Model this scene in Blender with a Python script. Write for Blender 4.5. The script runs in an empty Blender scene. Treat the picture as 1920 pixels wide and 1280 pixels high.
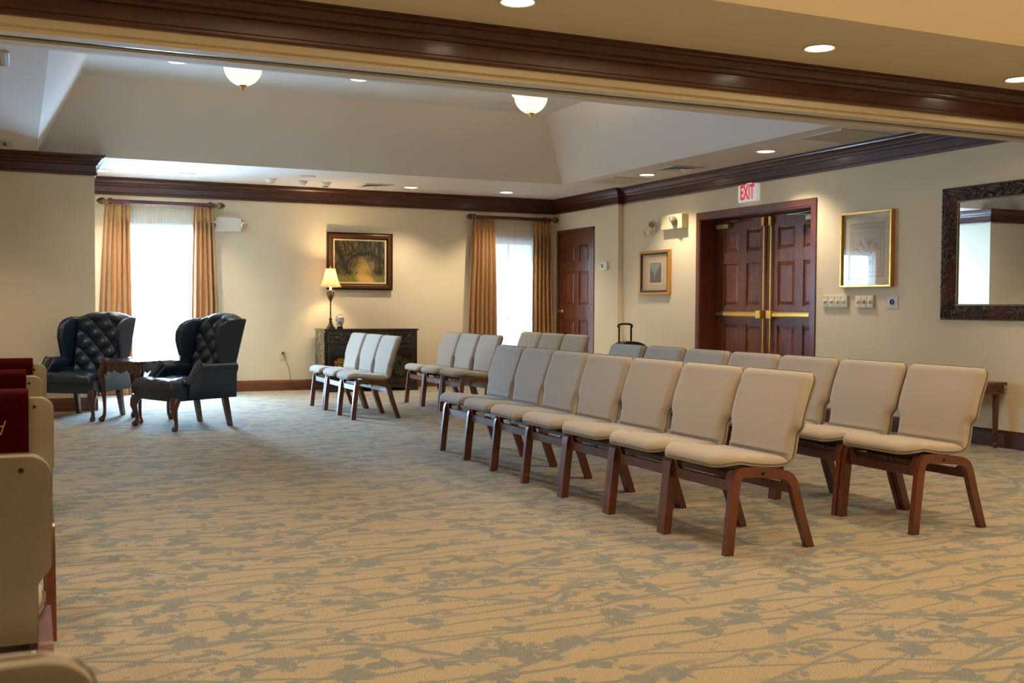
import bpy, math, random
from mathutils import Vector, Matrix
random.seed(7)
S = bpy.context.scene
COL = S.collection
PI = math.pi
sin, cos = math.sin, math.cos

# ------------------------------------------------------------------ camera
cam_d = bpy.data.cameras.new('camera'); cam = bpy.data.objects.new('camera', cam_d); COL.objects.link(cam)
Fw = Vector((0.41720075, 0.90823564, -0.03242770)); Rt = Vector((0.90877505, -0.41724892, 0.00559075)); Up = Vector((0.00845271, 0.03180195, 0.99945845))
Mx = Matrix((Rt, Up, -Fw)).transposed().to_4x4(); Mx.translation = Vector((-7.1148, -13.9918, 1.11))
cam.matrix_world = Mx
cam_d.sensor_width = 36.0; cam_d.lens = 2016.9 / 1920 * 36
cam_d.clip_start = 0.05; cam_d.clip_end = 200
cam_d.dof.use_dof = True; cam_d.dof.focus_distance = 7.0; cam_d.dof.aperture_fstop = 6.3
S.camera = cam
# ------------------------------------------------------------------ colour management, world
S.view_settings.view_transform = 'Standard'; S.view_settings.look = 'None'
S.view_settings.gamma = 1.0; S.view_settings.use_curve_mapping = False
S.view_settings.exposure = 1.08
S.cycles.max_bounces = 10; S.cycles.diffuse_bounces = 5; S.cycles.glossy_bounces = 4
S.cycles.transmission_bounces = 6; S.cycles.transparent_max_bounces = 12
S.cycles.use_denoising = True; S.cycles.sample_clamp_indirect = 6.0
S.cycles.caustics_reflective = False; S.cycles.caustics_refractive = False
W = bpy.data.worlds.new('world'); S.world = W; W.use_nodes = True
W.node_tree.nodes['Background'].inputs[0].default_value = (0.72, 0.86, 1.0, 1); W.node_tree.nodes['Background'].inputs[1].default_value = 0.8

# ------------------------------------------------------------------ lights: daylight at the windows, sun
DAY = (0.38, 0.67, 1.0); WARM = (1.0, 0.805, 0.56)
def area(name, loc, rot, sx, sy, power, color):
    l = bpy.data.lights.new(name, 'AREA'); l.shape = 'RECTANGLE'; l.size = sx; l.size_y = sy; l.energy = power; l.color = color
    o = bpy.data.objects.new(name, l); COL.objects.link(o); o.location = loc; o.rotation_euler = rot; return o
area('daylight_window', (-5.50, 0.62, 1.15), (-PI/2+.30, 0, 0), 1.5, 2.6, 960, DAY).data.spread = math.radians(140)
area('daylight_window', (-0.71, 0.62, 1.15), (-PI/2+.30, 0, 0), 1.4, 2.6, 11, DAY).data.spread = math.radians(140)
sl = bpy.data.lights.new('sun', 'SUN'); sl.energy = 3.5; sl.angle = math.radians(0.6); sl.color = (1.0, 0.95, 0.86)
so = bpy.data.objects.new('sun', sl); COL.objects.link(so); so.location = (-6.5, 4, 5)
so.rotation_euler = Vector((-0.20, 1.0, 1.16)).to_track_quat('Z', 'Y').to_euler()

def lamp_spot(x, y, z, power, color=WARM, angle=115, blend=0.7, radius=0.04):
    l = bpy.data.lights.new('can_or_fill_light', 'SPOT'); l.energy = power; l.color = color; l.spot_size = math.radians(angle); l.spot_blend = blend; l.shadow_soft_size = radius
    o = bpy.data.objects.new('can_or_fill_light', l); COL.objects.link(o); o.location = (x, y, z); return o
def lamp_point(x, y, z, power, color=WARM, radius=0.08):
    l = bpy.data.lights.new('bulb_or_fill_light', 'POINT'); l.energy = power; l.color = color; l.shadow_soft_size = radius
    o = bpy.data.objects.new('bulb_or_fill_light', l); COL.objects.link(o); o.location = (x, y, z); return o

# ------------------------------------------------------------------ materials
def srgb(r, g, b):
    f = lambda c: (c/255/12.92) if c/255 <= .04045 else ((c/255+.055)/1.055)**2.4
    return (f(r), f(g), f(b), 1)
class N:
    def __init__(s, name):
        s.m = bpy.data.materials.new(name); s.m.use_nodes = True; s.t = s.m.node_tree; s.b = s.t.nodes['Principled BSDF']; s.out = s.t.nodes['Material Output']
    def n(s, typ, **kw):
        x = s.t.nodes.new(typ)
        for k, v in kw.items():
            if k.startswith('i_'):
                key = k[2:]; key = int(key) if key.isdigit() else key.replace('_', ' ')
                s.set(x.inputs[key], v)
            else: setattr(x, k, v)
        return x
    def set(s, inp, v):
        if isinstance(v, bpy.types.NodeSocket): s.t.links.new(v, inp)
        else: inp.default_value = v
    def math(s, op, a, b=None, c=None, clamp=False):
        x = s.t.nodes.new('ShaderNodeMath'); x.operation = op; x.use_clamp = clamp
        s.set(x.inputs[0], a)
        if b is not None: s.set(x.inputs[1], b)
        if c is not None: s.set(x.inputs[2], c)
        return x.outputs[0]
    def coord(s, scale=(1,1,1), loc=(0,0,0), rot=(0,0,0), out='Object'):
        tc = s.n('ShaderNodeTexCoord'); mp = s.n('ShaderNodeMapping')
        s.t.links.new(tc.outputs[out], mp.inputs[0]); mp.inputs['Scale'].default_value = scale; mp.inputs['Location'].default_value = loc; mp.inputs['Rotation'].default_value = rot
        return mp.outputs[0]
    def noise(s, vec, scale, detail=3, rough=.5, dist=0):
        x = s.n('ShaderNodeTexNoise'); s.set(x.inputs['Vector'], vec); x.inputs['Scale'].default_value = scale; x.inputs['Detail'].default_value = detail; x.inputs['Roughness'].default_value = rough; x.inputs['Distortion'].default_value = dist
        return x.outputs[0]
    def ramp(s, fac, stops):
        x = s.n('ShaderNodeValToRGB'); s.set(x.inputs[0], fac); e = x.color_ramp.elements
        while len(e) < len(stops): e.new(0.5)
        for k, (p, c) in enumerate(stops): e[k].position = p; e[k].color = c if len(c) == 4 else (*c, 1)
        return x.outputs[0]
    def mix(s, fac, a, b):
        x = s.n('ShaderNodeMix'); x.data_type = 'RGBA'; s.set(x.inputs[0], fac); s.set(x.inputs[6], a); s.set(x.inputs[7], b); return x.outputs[2]
    def step(s, v, lo, hi):
        x = s.n('ShaderNodeMapRange'); x.interpolation_type = 'SMOOTHSTEP'; s.set(x.inputs[0], v); x.inputs[1].default_value = lo; x.inputs[2].default_value = hi; return x.outputs[0]
    def bump(s, h, strength=.3, dist=.002):
        x = s.n('ShaderNodeBump'); s.set(x.inputs['Height'], h); x.inputs['Strength'].default_value = strength; x.inputs['Distance'].default_value = dist; s.t.links.new(x.outputs[0], s.b.inputs['Normal'])
    def col(s, c): s.set(s.b.inputs['Base Color'], c)
    def rough(s, v): s.set(s.b.inputs['Roughness'], v)

def plain(name, c, rough=.5, metal=0, spec=.5, noise=0.06, nscale=30, emit=0, ecol=None, coat=0):
    k = N(name)
    if noise:
        f = k.noise(k.coord(), nscale, 2); k.col(k.mix(f, tuple(x*(1-noise) for x in c[:3])+(1,), tuple(min(1, x*(1+noise)) for x in c[:3])+(1,)))
    else: k.col(c)
    k.rough(rough); k.b.inputs['Metallic'].default_value = metal; k.b.inputs['Specular IOR Level'].default_value = spec; k.b.inputs['Coat Weight'].default_value = coat
    if emit: k.b.inputs['Emission Color'].default_value = ecol or c; k.b.inputs['Emission Strength'].default_value = emit
    return k.m
def wood(name, dark, light, rough=.28, scale=(3, 3, 22), coat=.3, grain=1.0):
    k = N(name); v = k.coord(scale=scale)
    a = k.noise(v, 2.0, 6, .6, 1.2); b = k.noise(k.coord(scale=(scale[0]*6, scale[1]*6, scale[2]*6)), 3, 3)
    f = k.math('ADD', k.math('MULTIPLY', a, .75), k.math('MULTIPLY', b, .25))
    k.col(k.ramp(f, [(.32, dark), (.68, light)])); k.rough(k.math('ADD', k.math('MULTIPLY', b, .12), rough)); k.b.inputs['Coat Weight'].default_value = coat; k.b.inputs['Coat Roughness'].default_value = .15
    return k.m

M = {}
def mk_carpet():
    k = N('carpet'); base = k.coord()
    w1 = k.noise(base, .55, 2); w2 = k.noise(base, 2.2, 3)
    sx = k.n('ShaderNodeSeparateXYZ'); k.set(sx.inputs[0], base)
    def stems(slope, freq, amp1, amp2, w, off):
        y = k.math('ADD', sx.outputs[1], k.math('MULTIPLY', sx.outputs[0], slope))
        y = k.math('ADD', y, k.math('MULTIPLY', w1, amp1)); y = k.math('ADD', y, k.math('MULTIPLY', w2, amp2)); y = k.math('ADD', y, off)
        fr = k.math('FRACT', k.math('MULTIPLY', y, freq))
        d = k.math('ABSOLUTE', k.math('SUBTRACT', fr, .5))
        return k.math('SUBTRACT', 1, k.step(d, w*freq*.6, w*freq*1.4))
    l1 = stems(.12, 4.3, .9, .10, .011, 0); l2 = stems(-.42, 1.9, 1.1, .22, .023, .3); l3 = stems(.55, 1.5, -.8, .3, .016, .7)
    l4 = stems(-.1, 6.1, -.7, .12, .008, .2)
    mk1 = k.step(k.noise(k.coord(loc=(3, 9, 0)), .9, 1), .42, .55); mk2 = k.step(k.noise(k.coord(loc=(7, 1, 0)), .8, 1), .47, .6)
    lines = k.math('MAXIMUM', k.math('MAXIMUM', l1, k.math('MULTIPLY', l2, mk1)), k.math('MAXIMUM', k.math('MULTIPLY', l3, mk2), k.math('MULTIPLY', l4, .85)))
    # leaves: small rounded cells grouped in clusters
    def leaves(scl, rot, off, cfreq, c0, c1, size):
        dv = k.n('ShaderNodeVectorMath', operation='ADD'); k.set(dv.inputs[0], k.coord(scale=scl, rot=(0, 0, rot), loc=(off, off*.7, 0)))
        nz = k.n('ShaderNodeTexNoise'); k.set(nz.inputs['Vector'], base); nz.inputs['Scale'].default_value = 9; nz.inputs['Detail'].default_value = 3; k.set(dv.inputs[1], nz.outputs['Color'])
        vo = k.n('ShaderNodeTexVoronoi'); vo.voronoi_dimensions = '2D'; k.set(vo.inputs['Vector'], dv.outputs[0]); vo.inputs['Scale'].default_value = 1.0
        cl = k.noise(k.coord(scale=(1.0, 1.15, 1), loc=(off*3, 4, 0)), cfreq, 2, .5)
        thr = k.math('MULTIPLY', k.step(cl, c0, c1), size)
        return k.step(k.math('SUBTRACT', thr, vo.outputs['Distance']), -.02, .06)
    def sprigs(scl, loc, R, n, keep, sq):
        """radial leaf clusters: one lobed sprig per random cell"""
        nz = k.n('ShaderNodeTexNoise'); k.set(nz.inputs['Vector'], base); nz.inputs['Scale'].default_value = 13; nz.inputs['Detail'].default_value = 2
        vm = k.n('ShaderNodeVectorMath', operation='MULTIPLY_ADD'); k.set(vm.inputs[0], nz.outputs['Color']); vm.inputs[1].default_value = (.09*scl, .09*scl, 0); k.set(vm.inputs[2], k.coord(scale=(scl, scl*sq, scl), loc=loc))
        vo = k.n('ShaderNodeTexVoronoi'); vo.voronoi_dimensions = '2D'; k.set(vo.inputs['Vector'], vm.outputs[0]); vo.inputs['Scale'].default_value = 1.0
        df = k.n('ShaderNodeVectorMath', operation='SUBTRACT'); k.set(df.inputs[0], vm.outputs[0]); k.set(df.inputs[1], vo.outputs['Position'])
        xyz = k.n('ShaderNodeSeparateXYZ'); k.set(xyz.inputs[0], df.outputs[0]); col = k.n('ShaderNodeSeparateColor'); k.set(col.inputs[0], vo.outputs['Color'])
        th = k.math('ARCTAN2', xyz.outputs[1], xyz.outputs[0]); lob = k.math('ABSOLUTE', k.math('COSINE', k.math('ADD', k.math('MULTIPLY', th, n), k.math('MULTIPLY', col.outputs[0], 6.28))))
        side = k.math('ADD', .62, k.math('MULTIPLY', .38, k.math('COSINE', k.math('ADD', th, k.math('MULTIPLY', col.outputs[2], 6.28)))))
        rad = k.math('MULTIPLY', k.math('MULTIPLY', k.math('POWER', lob, .55), side), k.math('MULTIPLY', R*scl, k.math('ADD', .65, k.math('MULTIPLY', col.outputs[1], .6))))
        on = k.math('GREATER_THAN', col.outputs[1], keep)
        return k.math('MULTIPLY', on, k.step(k.math('SUBTRACT', rad, vo.outputs['Distance']), -.01*scl, .008*scl))
    lf = k.math('MAXIMUM', sprigs(3.7, (0, 0, 0), .100, 2.5, .32, 1.0), sprigs(4.3, (5.3, 2.2, 0), .085, 2.0, .45, 1.15))
    lf2 = k.math('MAXIMUM', sprigs(6.0, (9.1, 7.7, 0), .055, 1.5, .42, 1.0), leaves((30, 24, 1), -.4, 4.1, 5.0, .53, .66, .50))
    mask = k.math('MAXIMUM', k.math('MAXIMUM', k.math('MULTIPLY', lines, .92), lf), k.math('MULTIPLY', lf2, .85))
    pile = k.step(k.noise(base, 190, 2, .7), .30, .70); pile2 = k.noise(base, 60, 2)
    bc = k.mix(pile, srgb(150, 135, 108), srgb(206, 190, 158)); pc = k.mix(pile, srgb(98, 106, 103), srgb(150, 157, 152))
    c = k.mix(mask, bc, pc)
    c = k.mix(k.math('MULTIPLY', pile2, .22), c, srgb(110, 100, 80))
    k.col(c); k.rough(.95); k.b.inputs['Specular IOR Level'].default_value = .15; k.b.inputs['Sheen Weight'].default_value = .25
    h = k.math('ADD', k.math('MULTIPLY', mask, -.8), k.math('MULTIPLY', pile, .6)); k.bump(h, .6, .006)
    return k.m
M['carpet'] = mk_carpet()
def mk_wall(name, c1, c2):
    k = N(name); f = k.noise(k.coord(), 90, 3); g = k.noise(k.coord(), 1.2, 2); k.col(k.mix(g, c1, c2)); k.rough(.75); k.b.inputs['Specular IOR Level'].default_value = .25; k.bump(f, .12, .001); return k.m
M['wall'] = mk_wall('wall_paint', srgb(228, 214, 186), srgb(234, 221, 195))
M['ceil'] = mk_wall('ceiling_paint', srgb(222, 214, 208), srgb(226, 219, 214))
M['beam'] = mk_wall('beam_paint', srgb(216, 204, 176), srgb(222, 211, 184))
M['trim'] = wood('stained_crown_wood', srgb(48, 20, 10), srgb(92, 42, 20), .3, (2, 2, 12))
M['base'] = wood('lit_stained_baseboard', srgb(84, 42, 22), srgb(128, 70, 38), .35, (2, 2, 14))  # lighter brown: the light on the far baseboards is put into the colour
M['door'] = wood('cherry_door', srgb(72, 34, 18), srgb(128, 70, 38), .3, (5, 5, 1.0))
M['frame'] = wood('cherry_door_frame', srgb(86, 40, 26), srgb(120, 60, 40), .35, (9, 9, 1.6))
M['leg'] = wood('bent_beech_stain', srgb(78, 36, 18), srgb(112, 58, 32), .24, (1.6, 1.6, .9), .5)
M['dkleg'] = wood('dark_rail_stain', srgb(44, 20, 12), srgb(70, 34, 20), .3, (1.6, 1.6, .9))
M['maho'] = wood('mahogany', srgb(52, 22, 15), srgb(92, 44, 30), .18, (2, 2, 1), .8)
M['walnut'] = wood('fluted_table_wood', srgb(58, 30, 16), srgb(110, 66, 36), .3, (2, 2, 1), .4)
def mk_fabric(name, c1, c2):
    k = N(name); f = k.noise(k.coord(), 420, 2, .7); g = k.noise(k.coord(), 14, 2)
    c = k.mix(f, c1, c2); k.col(k.mix(k.math('MULTIPLY', g, .15), c, c1)); k.rough(.9); k.b.inputs['Specular IOR Level'].default_value = .2; k.b.inputs['Sheen Weight'].default_value = .3; k.bump(f, .25, .001); return k.m
M['fabric'] = mk_fabric('beige_chair_fabric', srgb(158, 148, 135), srgb(194, 184, 169))
M['shell'] = mk_fabric('beige_shell_fabric', srgb(132, 124, 106), srgb(174, 165, 145))
M['seam'] = plain('seam', srgb(122, 104, 82), .8)
def mk_drape():
    k = N('gold_drape'); v = k.coord(scale=(60, 60, 2)); f = k.noise(v, 3, 2)
    k.col(k.mix(f, srgb(150, 106, 58), srgb(196, 150, 92))); k.rough(.42); k.b.inputs['Sheen Weight'].default_value = .4
    tr = k.n('ShaderNodeBsdfTranslucent'); tr.inputs[0].default_value = srgb(200, 130, 60); mx = k.n('ShaderNodeMixShader'); mx.inputs[0].default_value = .12
    k.t.links.new(k.b.outputs[0], mx.inputs[1]); k.t.links.new(tr.outputs[0], mx.inputs[2]); k.t.links.new(mx.outputs[0], k.out.inputs[0]); return k.m
M['drape'] = mk_drape()
def mk_sheer():
    k = N('white_sheer'); f = k.noise(k.coord(scale=(1, 1, 1)), 250, 2)
    tr = k.n('ShaderNodeBsdfTranslucent'); tr.inputs[0].default_value = (.93, .94, .95, 1)
    df = k.n('ShaderNodeBsdfDiffuse'); df.inputs[0].default_value = (.9, .9, .9, 1)
    tp = k.n('ShaderNodeBsdfTransparent')
    m1 = k.n('ShaderNodeMixShader'); m1.inputs[0].default_value = .35; k.t.links.new(tr.outputs[0], m1.inputs[1]); k.t.links.new(df.outputs[0], m1.inputs[2])
    m2 = k.n('ShaderNodeMixShader'); k.set(m2.inputs[0], k.math('ADD', k.math('MULTIPLY', f, .3), .30)); k.t.links.new(m1.outputs[0], m2.inputs[1]); k.t.links.new(tp.outputs[0], m2.inputs[2])
    k.t.links.new(m2.outputs[0], k.out.inputs[0]); return k.m
M['sheer'] = mk_sheer()
def mk_glass():
    k = N('window_glass'); tp = k.n('ShaderNodeBsdfTransparent'); gl = k.n('ShaderNodeBsdfGlossy'); gl.inputs['Roughness'].default_value = .02
    mx = k.n('ShaderNodeMixShader'); mx.inputs[0].default_value = .07; k.t.links.new(tp.outputs[0], mx.inputs[1]); k.t.links.new(gl.outputs[0], mx.inputs[2]); k.t.links.new(mx.outputs[0], k.out.inputs[0]); return k.m
M['glass'] = mk_glass()
M['white'] = plain('white_plastic', srgb(232, 228, 216), .4, noise=.02)
M['ivory'] = plain('ivory_plastic', srgb(222, 208, 168), .4, noise=.02)
M['winframe'] = plain('white_window_frame', srgb(225, 228, 230), .4, noise=.02)
M['blackp'] = plain('black_plastic', srgb(16, 16, 17), .35)
M['blackm'] = plain('black_metal', srgb(14, 13, 12), .3, .6)
M['dark'] = plain('dark_void', srgb(24, 22, 20), .8)
M['greyp'] = plain('grey_grille', srgb(128, 124, 116), .5, noise=.03)
M['vent'] = plain('vent_enamel', srgb(206, 206, 202), .45, noise=.03)
M['ventd'] = plain('vent_dark', srgb(92, 92, 90), .6)
M['brass'] = plain('polished_brass', srgb(226, 186, 100), .28, .85, noise=.1)
M['brassd'] = plain('closer_brass', srgb(186, 172, 112), .35, .7)
M['steel'] = plain('steel', srgb(190, 190, 188), .25, 1.0)
M['bronze'] = plain('antique_bronze', srgb(92, 72, 44), .35, .8, noise=.35, nscale=60)
M['rodwood'] = wood('rod_mahogany', srgb(62, 22, 22), srgb(96, 38, 34), .25, (3, 9, 9))
M['finial'] = plain('finial_gilt', srgb(122, 98, 62), .4, .3, noise=.35, nscale=80)
M['leather'] = None
def mk_leather():
    k = N('navy_leather'); v = k.noise(k.coord(), 38, 4, .6); vo = k.n('ShaderNodeTexVoronoi'); k.set(vo.inputs['Vector'], k.coord()); vo.inputs['Scale'].default_value = 260
    k.col(k.mix(v, srgb(9, 26, 44), srgb(30, 54, 80))); k.rough(k.math('ADD', k.math('MULTIPLY', v, .2), .27)); k.b.inputs['Specular IOR Level'].default_value = .6; k.bump(k.math('ADD', k.math('MULTIPLY', vo.outputs['Distance'], .4), v), .25, .002); return k.m
M['leather'] = mk_leather()
M['nail'] = plain('brass_nailheads', srgb(120, 92, 52), .3, .9)
M['lens'] = plain('lit_lens', (1, .93, .8, 1), .5, noise=0, emit=5.0, ecol=(1, .86, .62, 1))
M['can'] = plain('reflector', srgb(220, 205, 180), .3, .3, noise=0)
M['ring'] = plain('white_trim_ring', srgb(235, 232, 224), .35, noise=0)
def mk_bowl():
    k = N('alabaster_bowl'); f = k.noise(k.coord(), 9, 3, .6, 1.5)
    k.col(srgb(250, 235, 210)); k.set(k.b.inputs['Emission Color'], k.mix(f, (1, .62, .34, 1), (1, .86, .62, 1))); k.b.inputs['Emission Strength'].default_value = .8; k.rough(.3); return k.m
M['bowl'] = mk_bowl()
def mk_shade():
    k = N('lamp_shade_silk'); tr = k.n('ShaderNodeBsdfTranslucent'); tr.inputs[0].default_value = srgb(255, 236, 200); mx = k.n('ShaderNodeMixShader'); mx.inputs[0].default_value = .6
    k.col(srgb(240, 222, 186)); k.rough(.8); k.t.links.new(k.b.outputs[0], mx.inputs[1]); k.t.links.new(tr.outputs[0], mx.inputs[2]); k.t.links.new(mx.outputs[0], k.out.inputs[0]); return k.m
M['shade'] = mk_shade()
M['red'] = plain('exit_red', srgb(225, 25, 45), .5, noise=0, emit=.25, ecol=srgb(235, 20, 45))
M['exitw'] = plain('exit_white', srgb(240, 238, 232), .4, noise=0, emit=.12, ecol=(1, 1, 1, 1))
def mk_velvet():
    k = N('burgundy_velvet'); f = k.noise(k.coord(), 200, 2); k.col(k.mix(f, srgb(30, 0, 3), srgb(58, 1, 5))); k.rough(.85); k.b.inputs['Sheen Weight'].default_value = .35; k.b.inputs['Sheen Tint'].default_value = srgb(200, 6, 16); k.b.inputs['Specular IOR Level'].default_value = .08; return k.m
M['velvet'] = mk_velvet()
M['goldthread'] = plain('gold_thread', srgb(222, 168, 92), .5, .1)
def mk_lacquer():
    k = N('black_lacquer'); v = k.noise(k.coord(), 6, 4, .65, .6); f = k.noise(k.coord(), 55, 3, .7); cl = k.step(v, .52, .6); sp = k.step(f, .54, .62)
    k.col(k.mix(k.math('MULTIPLY', cl, sp), srgb(15, 13, 11), srgb(96, 80, 44))); k.rough(.2); k.b.inputs['Coat Weight'].default_value = .5; return k.m
M['lacquer'] = mk_lacquer()
def mk_lacquer_side():
    k = N('painted_lacquer_side'); v = k.noise(k.coord(), 7, 4, .65, .8); f = k.noise(k.coord(), 40, 3, .7); g = k.math('MULTIPLY', k.step(v, .45, .56), k.step(f, .45, .56))
    k.col(k.mix(g, srgb(26, 26, 20), srgb(150, 140, 88))); k.rough(.25); k.b.inputs['Coat Weight'].default_value = .4; return k.m
M['lacside'] = mk_lacquer_side()
M['lacline'] = plain('gilt_line', srgb(110, 92, 56), .4, .5)
def mk_flowers(name, c1, c2, sc=60):
    k = N(name); f = k.noise(k.coord(), sc, 3, .7); k.col(k.ramp(f, [(.42, srgb(20, 18, 12)), (.52, c1), (.66, c2)])); k.rough(.35); return k.m
M['mum'] = mk_flowers('painted_yellow_flowers', srgb(150, 100, 20), srgb(214, 168, 50))
M['foliage'] = mk_flowers('painted_green_foliage', srgb(48, 56, 24), srgb(104, 106, 52))
M['mother'] = mk_flowers('painted_vine', srgb(80, 62, 36), srgb(186, 152, 104), 45)
def mk_mirror():
    k = N('mirror_glass'); k.col((.86, .88, .88, 1)); k.b.inputs['Metallic'].default_value = 1; k.rough(.01); return k.m
M['mirror'] = mk_mirror()
def mk_ornate():
    k = N('carved_bronze_frame'); v = k.noise(k.coord(), 34, 5, .7, .8); g = k.noise(k.coord(), 4, 2)
    c = k.ramp(v, [(.38, srgb(14, 8, 6)), (.52, srgb(58, 34, 22)), (.68, srgb(128, 92, 64))]); k.col(k.mix(k.step(g, .5, .62), c, srgb(84, 46, 30))); k.rough(.3); k.b.inputs['Metallic'].default_value = .35; k.bump(v, .8, .006); return k.m
M['ornate'] = mk_ornate()
M['pframe'] = plain('painting_frame_bronze', srgb(104, 66, 36), .3, .5, noise=.3, nscale=12)
M['pframed'] = plain('painting_frame_dark', srgb(38, 20, 12), .35, .2)
M['pliner'] = plain('painting_liner', srgb(214, 196, 156), .6)
M['goldf'] = plain('gold_frame', srgb(208, 152, 72), .3, .75, noise=.12)
M['bluef'] = plain('blue_black_frame', srgb(34, 38, 52), .3, .1)
M['mat'] = plain('cream_mat', srgb(216, 204, 180), .7, noise=.02, coat=0)
M['mat2'] = plain('tan_mat', srgb(205, 178, 146), .7, noise=.03)
M['print'] = plain('grey_print_paper', srgb(196, 184, 168), .6, noise=.05)
M['ink'] = plain('ink', srgb(72, 62, 56), .6)
M['inkl'] = plain('ink_light', srgb(140, 126, 112), .6)
def mk_clear():
    k = N('picture_glass'); tp = k.n('ShaderNodeBsdfTransparent'); gl = k.n('ShaderNodeBsdfGlossy'); gl.inputs['Roughness'].default_value = .01; fr = k.n('ShaderNodeLayerWeight'); fr.inputs[0].default_value = .35
    mx = k.n('ShaderNodeMixShader'); k.set(mx.inputs[0], k.math('ADD', k.math('MULTIPLY', fr.outputs[1], .22), .03)); k.t.links.new(tp.outputs[0], mx.inputs[1]); k.t.links.new(gl.outputs[0], mx.inputs[2]); k.t.links.new(mx.outputs[0], k.out.inputs[0]); return k.m
M['pglass'] = mk_clear()
def mk_vase():
    k = N('porcelain'); f = k.noise(k.coord(), 26, 3, .6, .8); k.col(k.ramp(f, [(.5, srgb(226, 218, 204)), (.58, srgb(176, 132, 128)), (.7, srgb(120, 130, 128))])); k.rough(.15); return k.m
M['vase'] = mk_vase()
M['daylit'] = plain('suitcase_daylit_blue', srgb(96, 150, 186), .35)  # blue daylight on the black suitcase's side, put into the colour
def mk_landscape(w, h):
    # wooded lane: dark trees meeting over a golden path
    k = N('landscape_painting'); sx = k.n('ShaderNodeSeparateXYZ'); k.set(sx.inputs[0], k.coord())
    u = k.math('DIVIDE', sx.outputs[0], w/2); v = k.math('DIVIDE', sx.outputs[2], h/2)
    n1 = k.noise(k.coord(), 14, 5, .65, 1.0); n2 = k.noise(k.coord(scale=(1, 1, .35)), 34, 4, .7, .6); n3 = k.noise(k.coord(), 5, 3)
    uc = k.math('SUBTRACT', u, k.math('ADD', .12, k.math('MULTIPLY', k.math('SUBTRACT', n3, .5), .5)))
    dist = k.math('SQRT', k.math('ADD', k.math('MULTIPLY', k.math('MULTIPLY', uc, uc), 3.0), k.math('MULTIPLY', k.math('POWER', k.math('ADD', v, .38), 2), 1.2)))
    glow = k.math('SUBTRACT', 1, k.step(k.math('ADD', dist, k.math('MULTIPLY', k.math('SUBTRACT', n1, .5), .7)), .10, .80))
    ground = k.math('SUBTRACT', 1, k.step(k.math('ADD', v, k.math('MULTIPLY', k.math('SUBTRACT', n1, .5), .3)), -.72, -.5))
    tree = k.ramp(n2, [(.34, srgb(24, 22, 14)), (.5, srgb(62, 56, 32)), (.66, srgb(128, 112, 62))])
    c = k.mix(k.math('MULTIPLY', glow, .8), tree, srgb(190, 150, 76))
    path = k.math('SUBTRACT', 1, k.step(k.math('ABSOLUTE', k.math('SUBTRACT', u, k.math('ADD', .12, k.math('MULTIPLY', k.math('ADD', v, .6), -.5)))), .15, .42))
    gr = k.mix(path, k.mix(n1, srgb(86, 84, 34), srgb(140, 134, 58)), srgb(206, 162, 92))
    c = k.mix(ground, c, gr)
    # dark bough arching over the lane and a trunk on the right
    nn = k.math('MULTIPLY', k.math('SUBTRACT', n1, .5), .28)
    rr = k.math('SQRT', k.math('ADD', k.math('POWER', k.math('SUBTRACT', u, .22), 2), k.math('POWER', k.math('ADD', v, .45), 2)))
    arc = k.math('SUBTRACT', 1, k.step(k.math('ABSOLUTE', k.math('ADD', k.math('SUBTRACT', rr, .80), nn)), .035, .10))
    arc = k.math('MULTIPLY', arc, k.step(v, -.45, -.2))
    tr = k.math('SUBTRACT', 1, k.step(k.math('ABSOLUTE', k.math('ADD', k.math('SUBTRACT', u, .76), nn)), .04, .10)); tr = k.math('MULTIPLY', tr, k.step(v, -.62, -.5))
    tl = k.math('SUBTRACT', 1, k.step(k.math('ABSOLUTE', k.math('ADD', k.math('ADD', k.math('MULTIPLY', v, .35), k.math('ADD', u, .62)), nn)), .05, .13)); tl = k.math('MULTIPLY', tl, k.step(v, -.62, -.5))
    c = k.mix(k.math('MULTIPLY', k.math('MAXIMUM', arc, k.math('MAXIMUM', tr, tl)), .85), c, srgb(26, 22, 14))
    k.col(c); k.rough(.55); return k.m
M['landscape'] = mk_landscape(.74, .60)
def mk_small():
    k = N('engraving'); sx = k.n('ShaderNodeSeparateXYZ'); k.set(sx.inputs[0], k.coord()); n = k.noise(k.coord(), 22, 4, .6)
    z = k.math('ADD', sx.outputs[2], k.math('MULTIPLY', k.math('SUBTRACT', n, .5), .12)); a = k.math('MULTIPLY', k.math('ABSOLUTE', sx.outputs[1]), .9)
    t = k.step(k.math('SUBTRACT', a, z), -.02, .08); k.col(k.mix(t, srgb(140, 142, 142), k.mix(n, srgb(50, 54, 58), srgb(96, 98, 98)))); k.rough(.5); return k.m
M['engr'] = mk_small()

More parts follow.
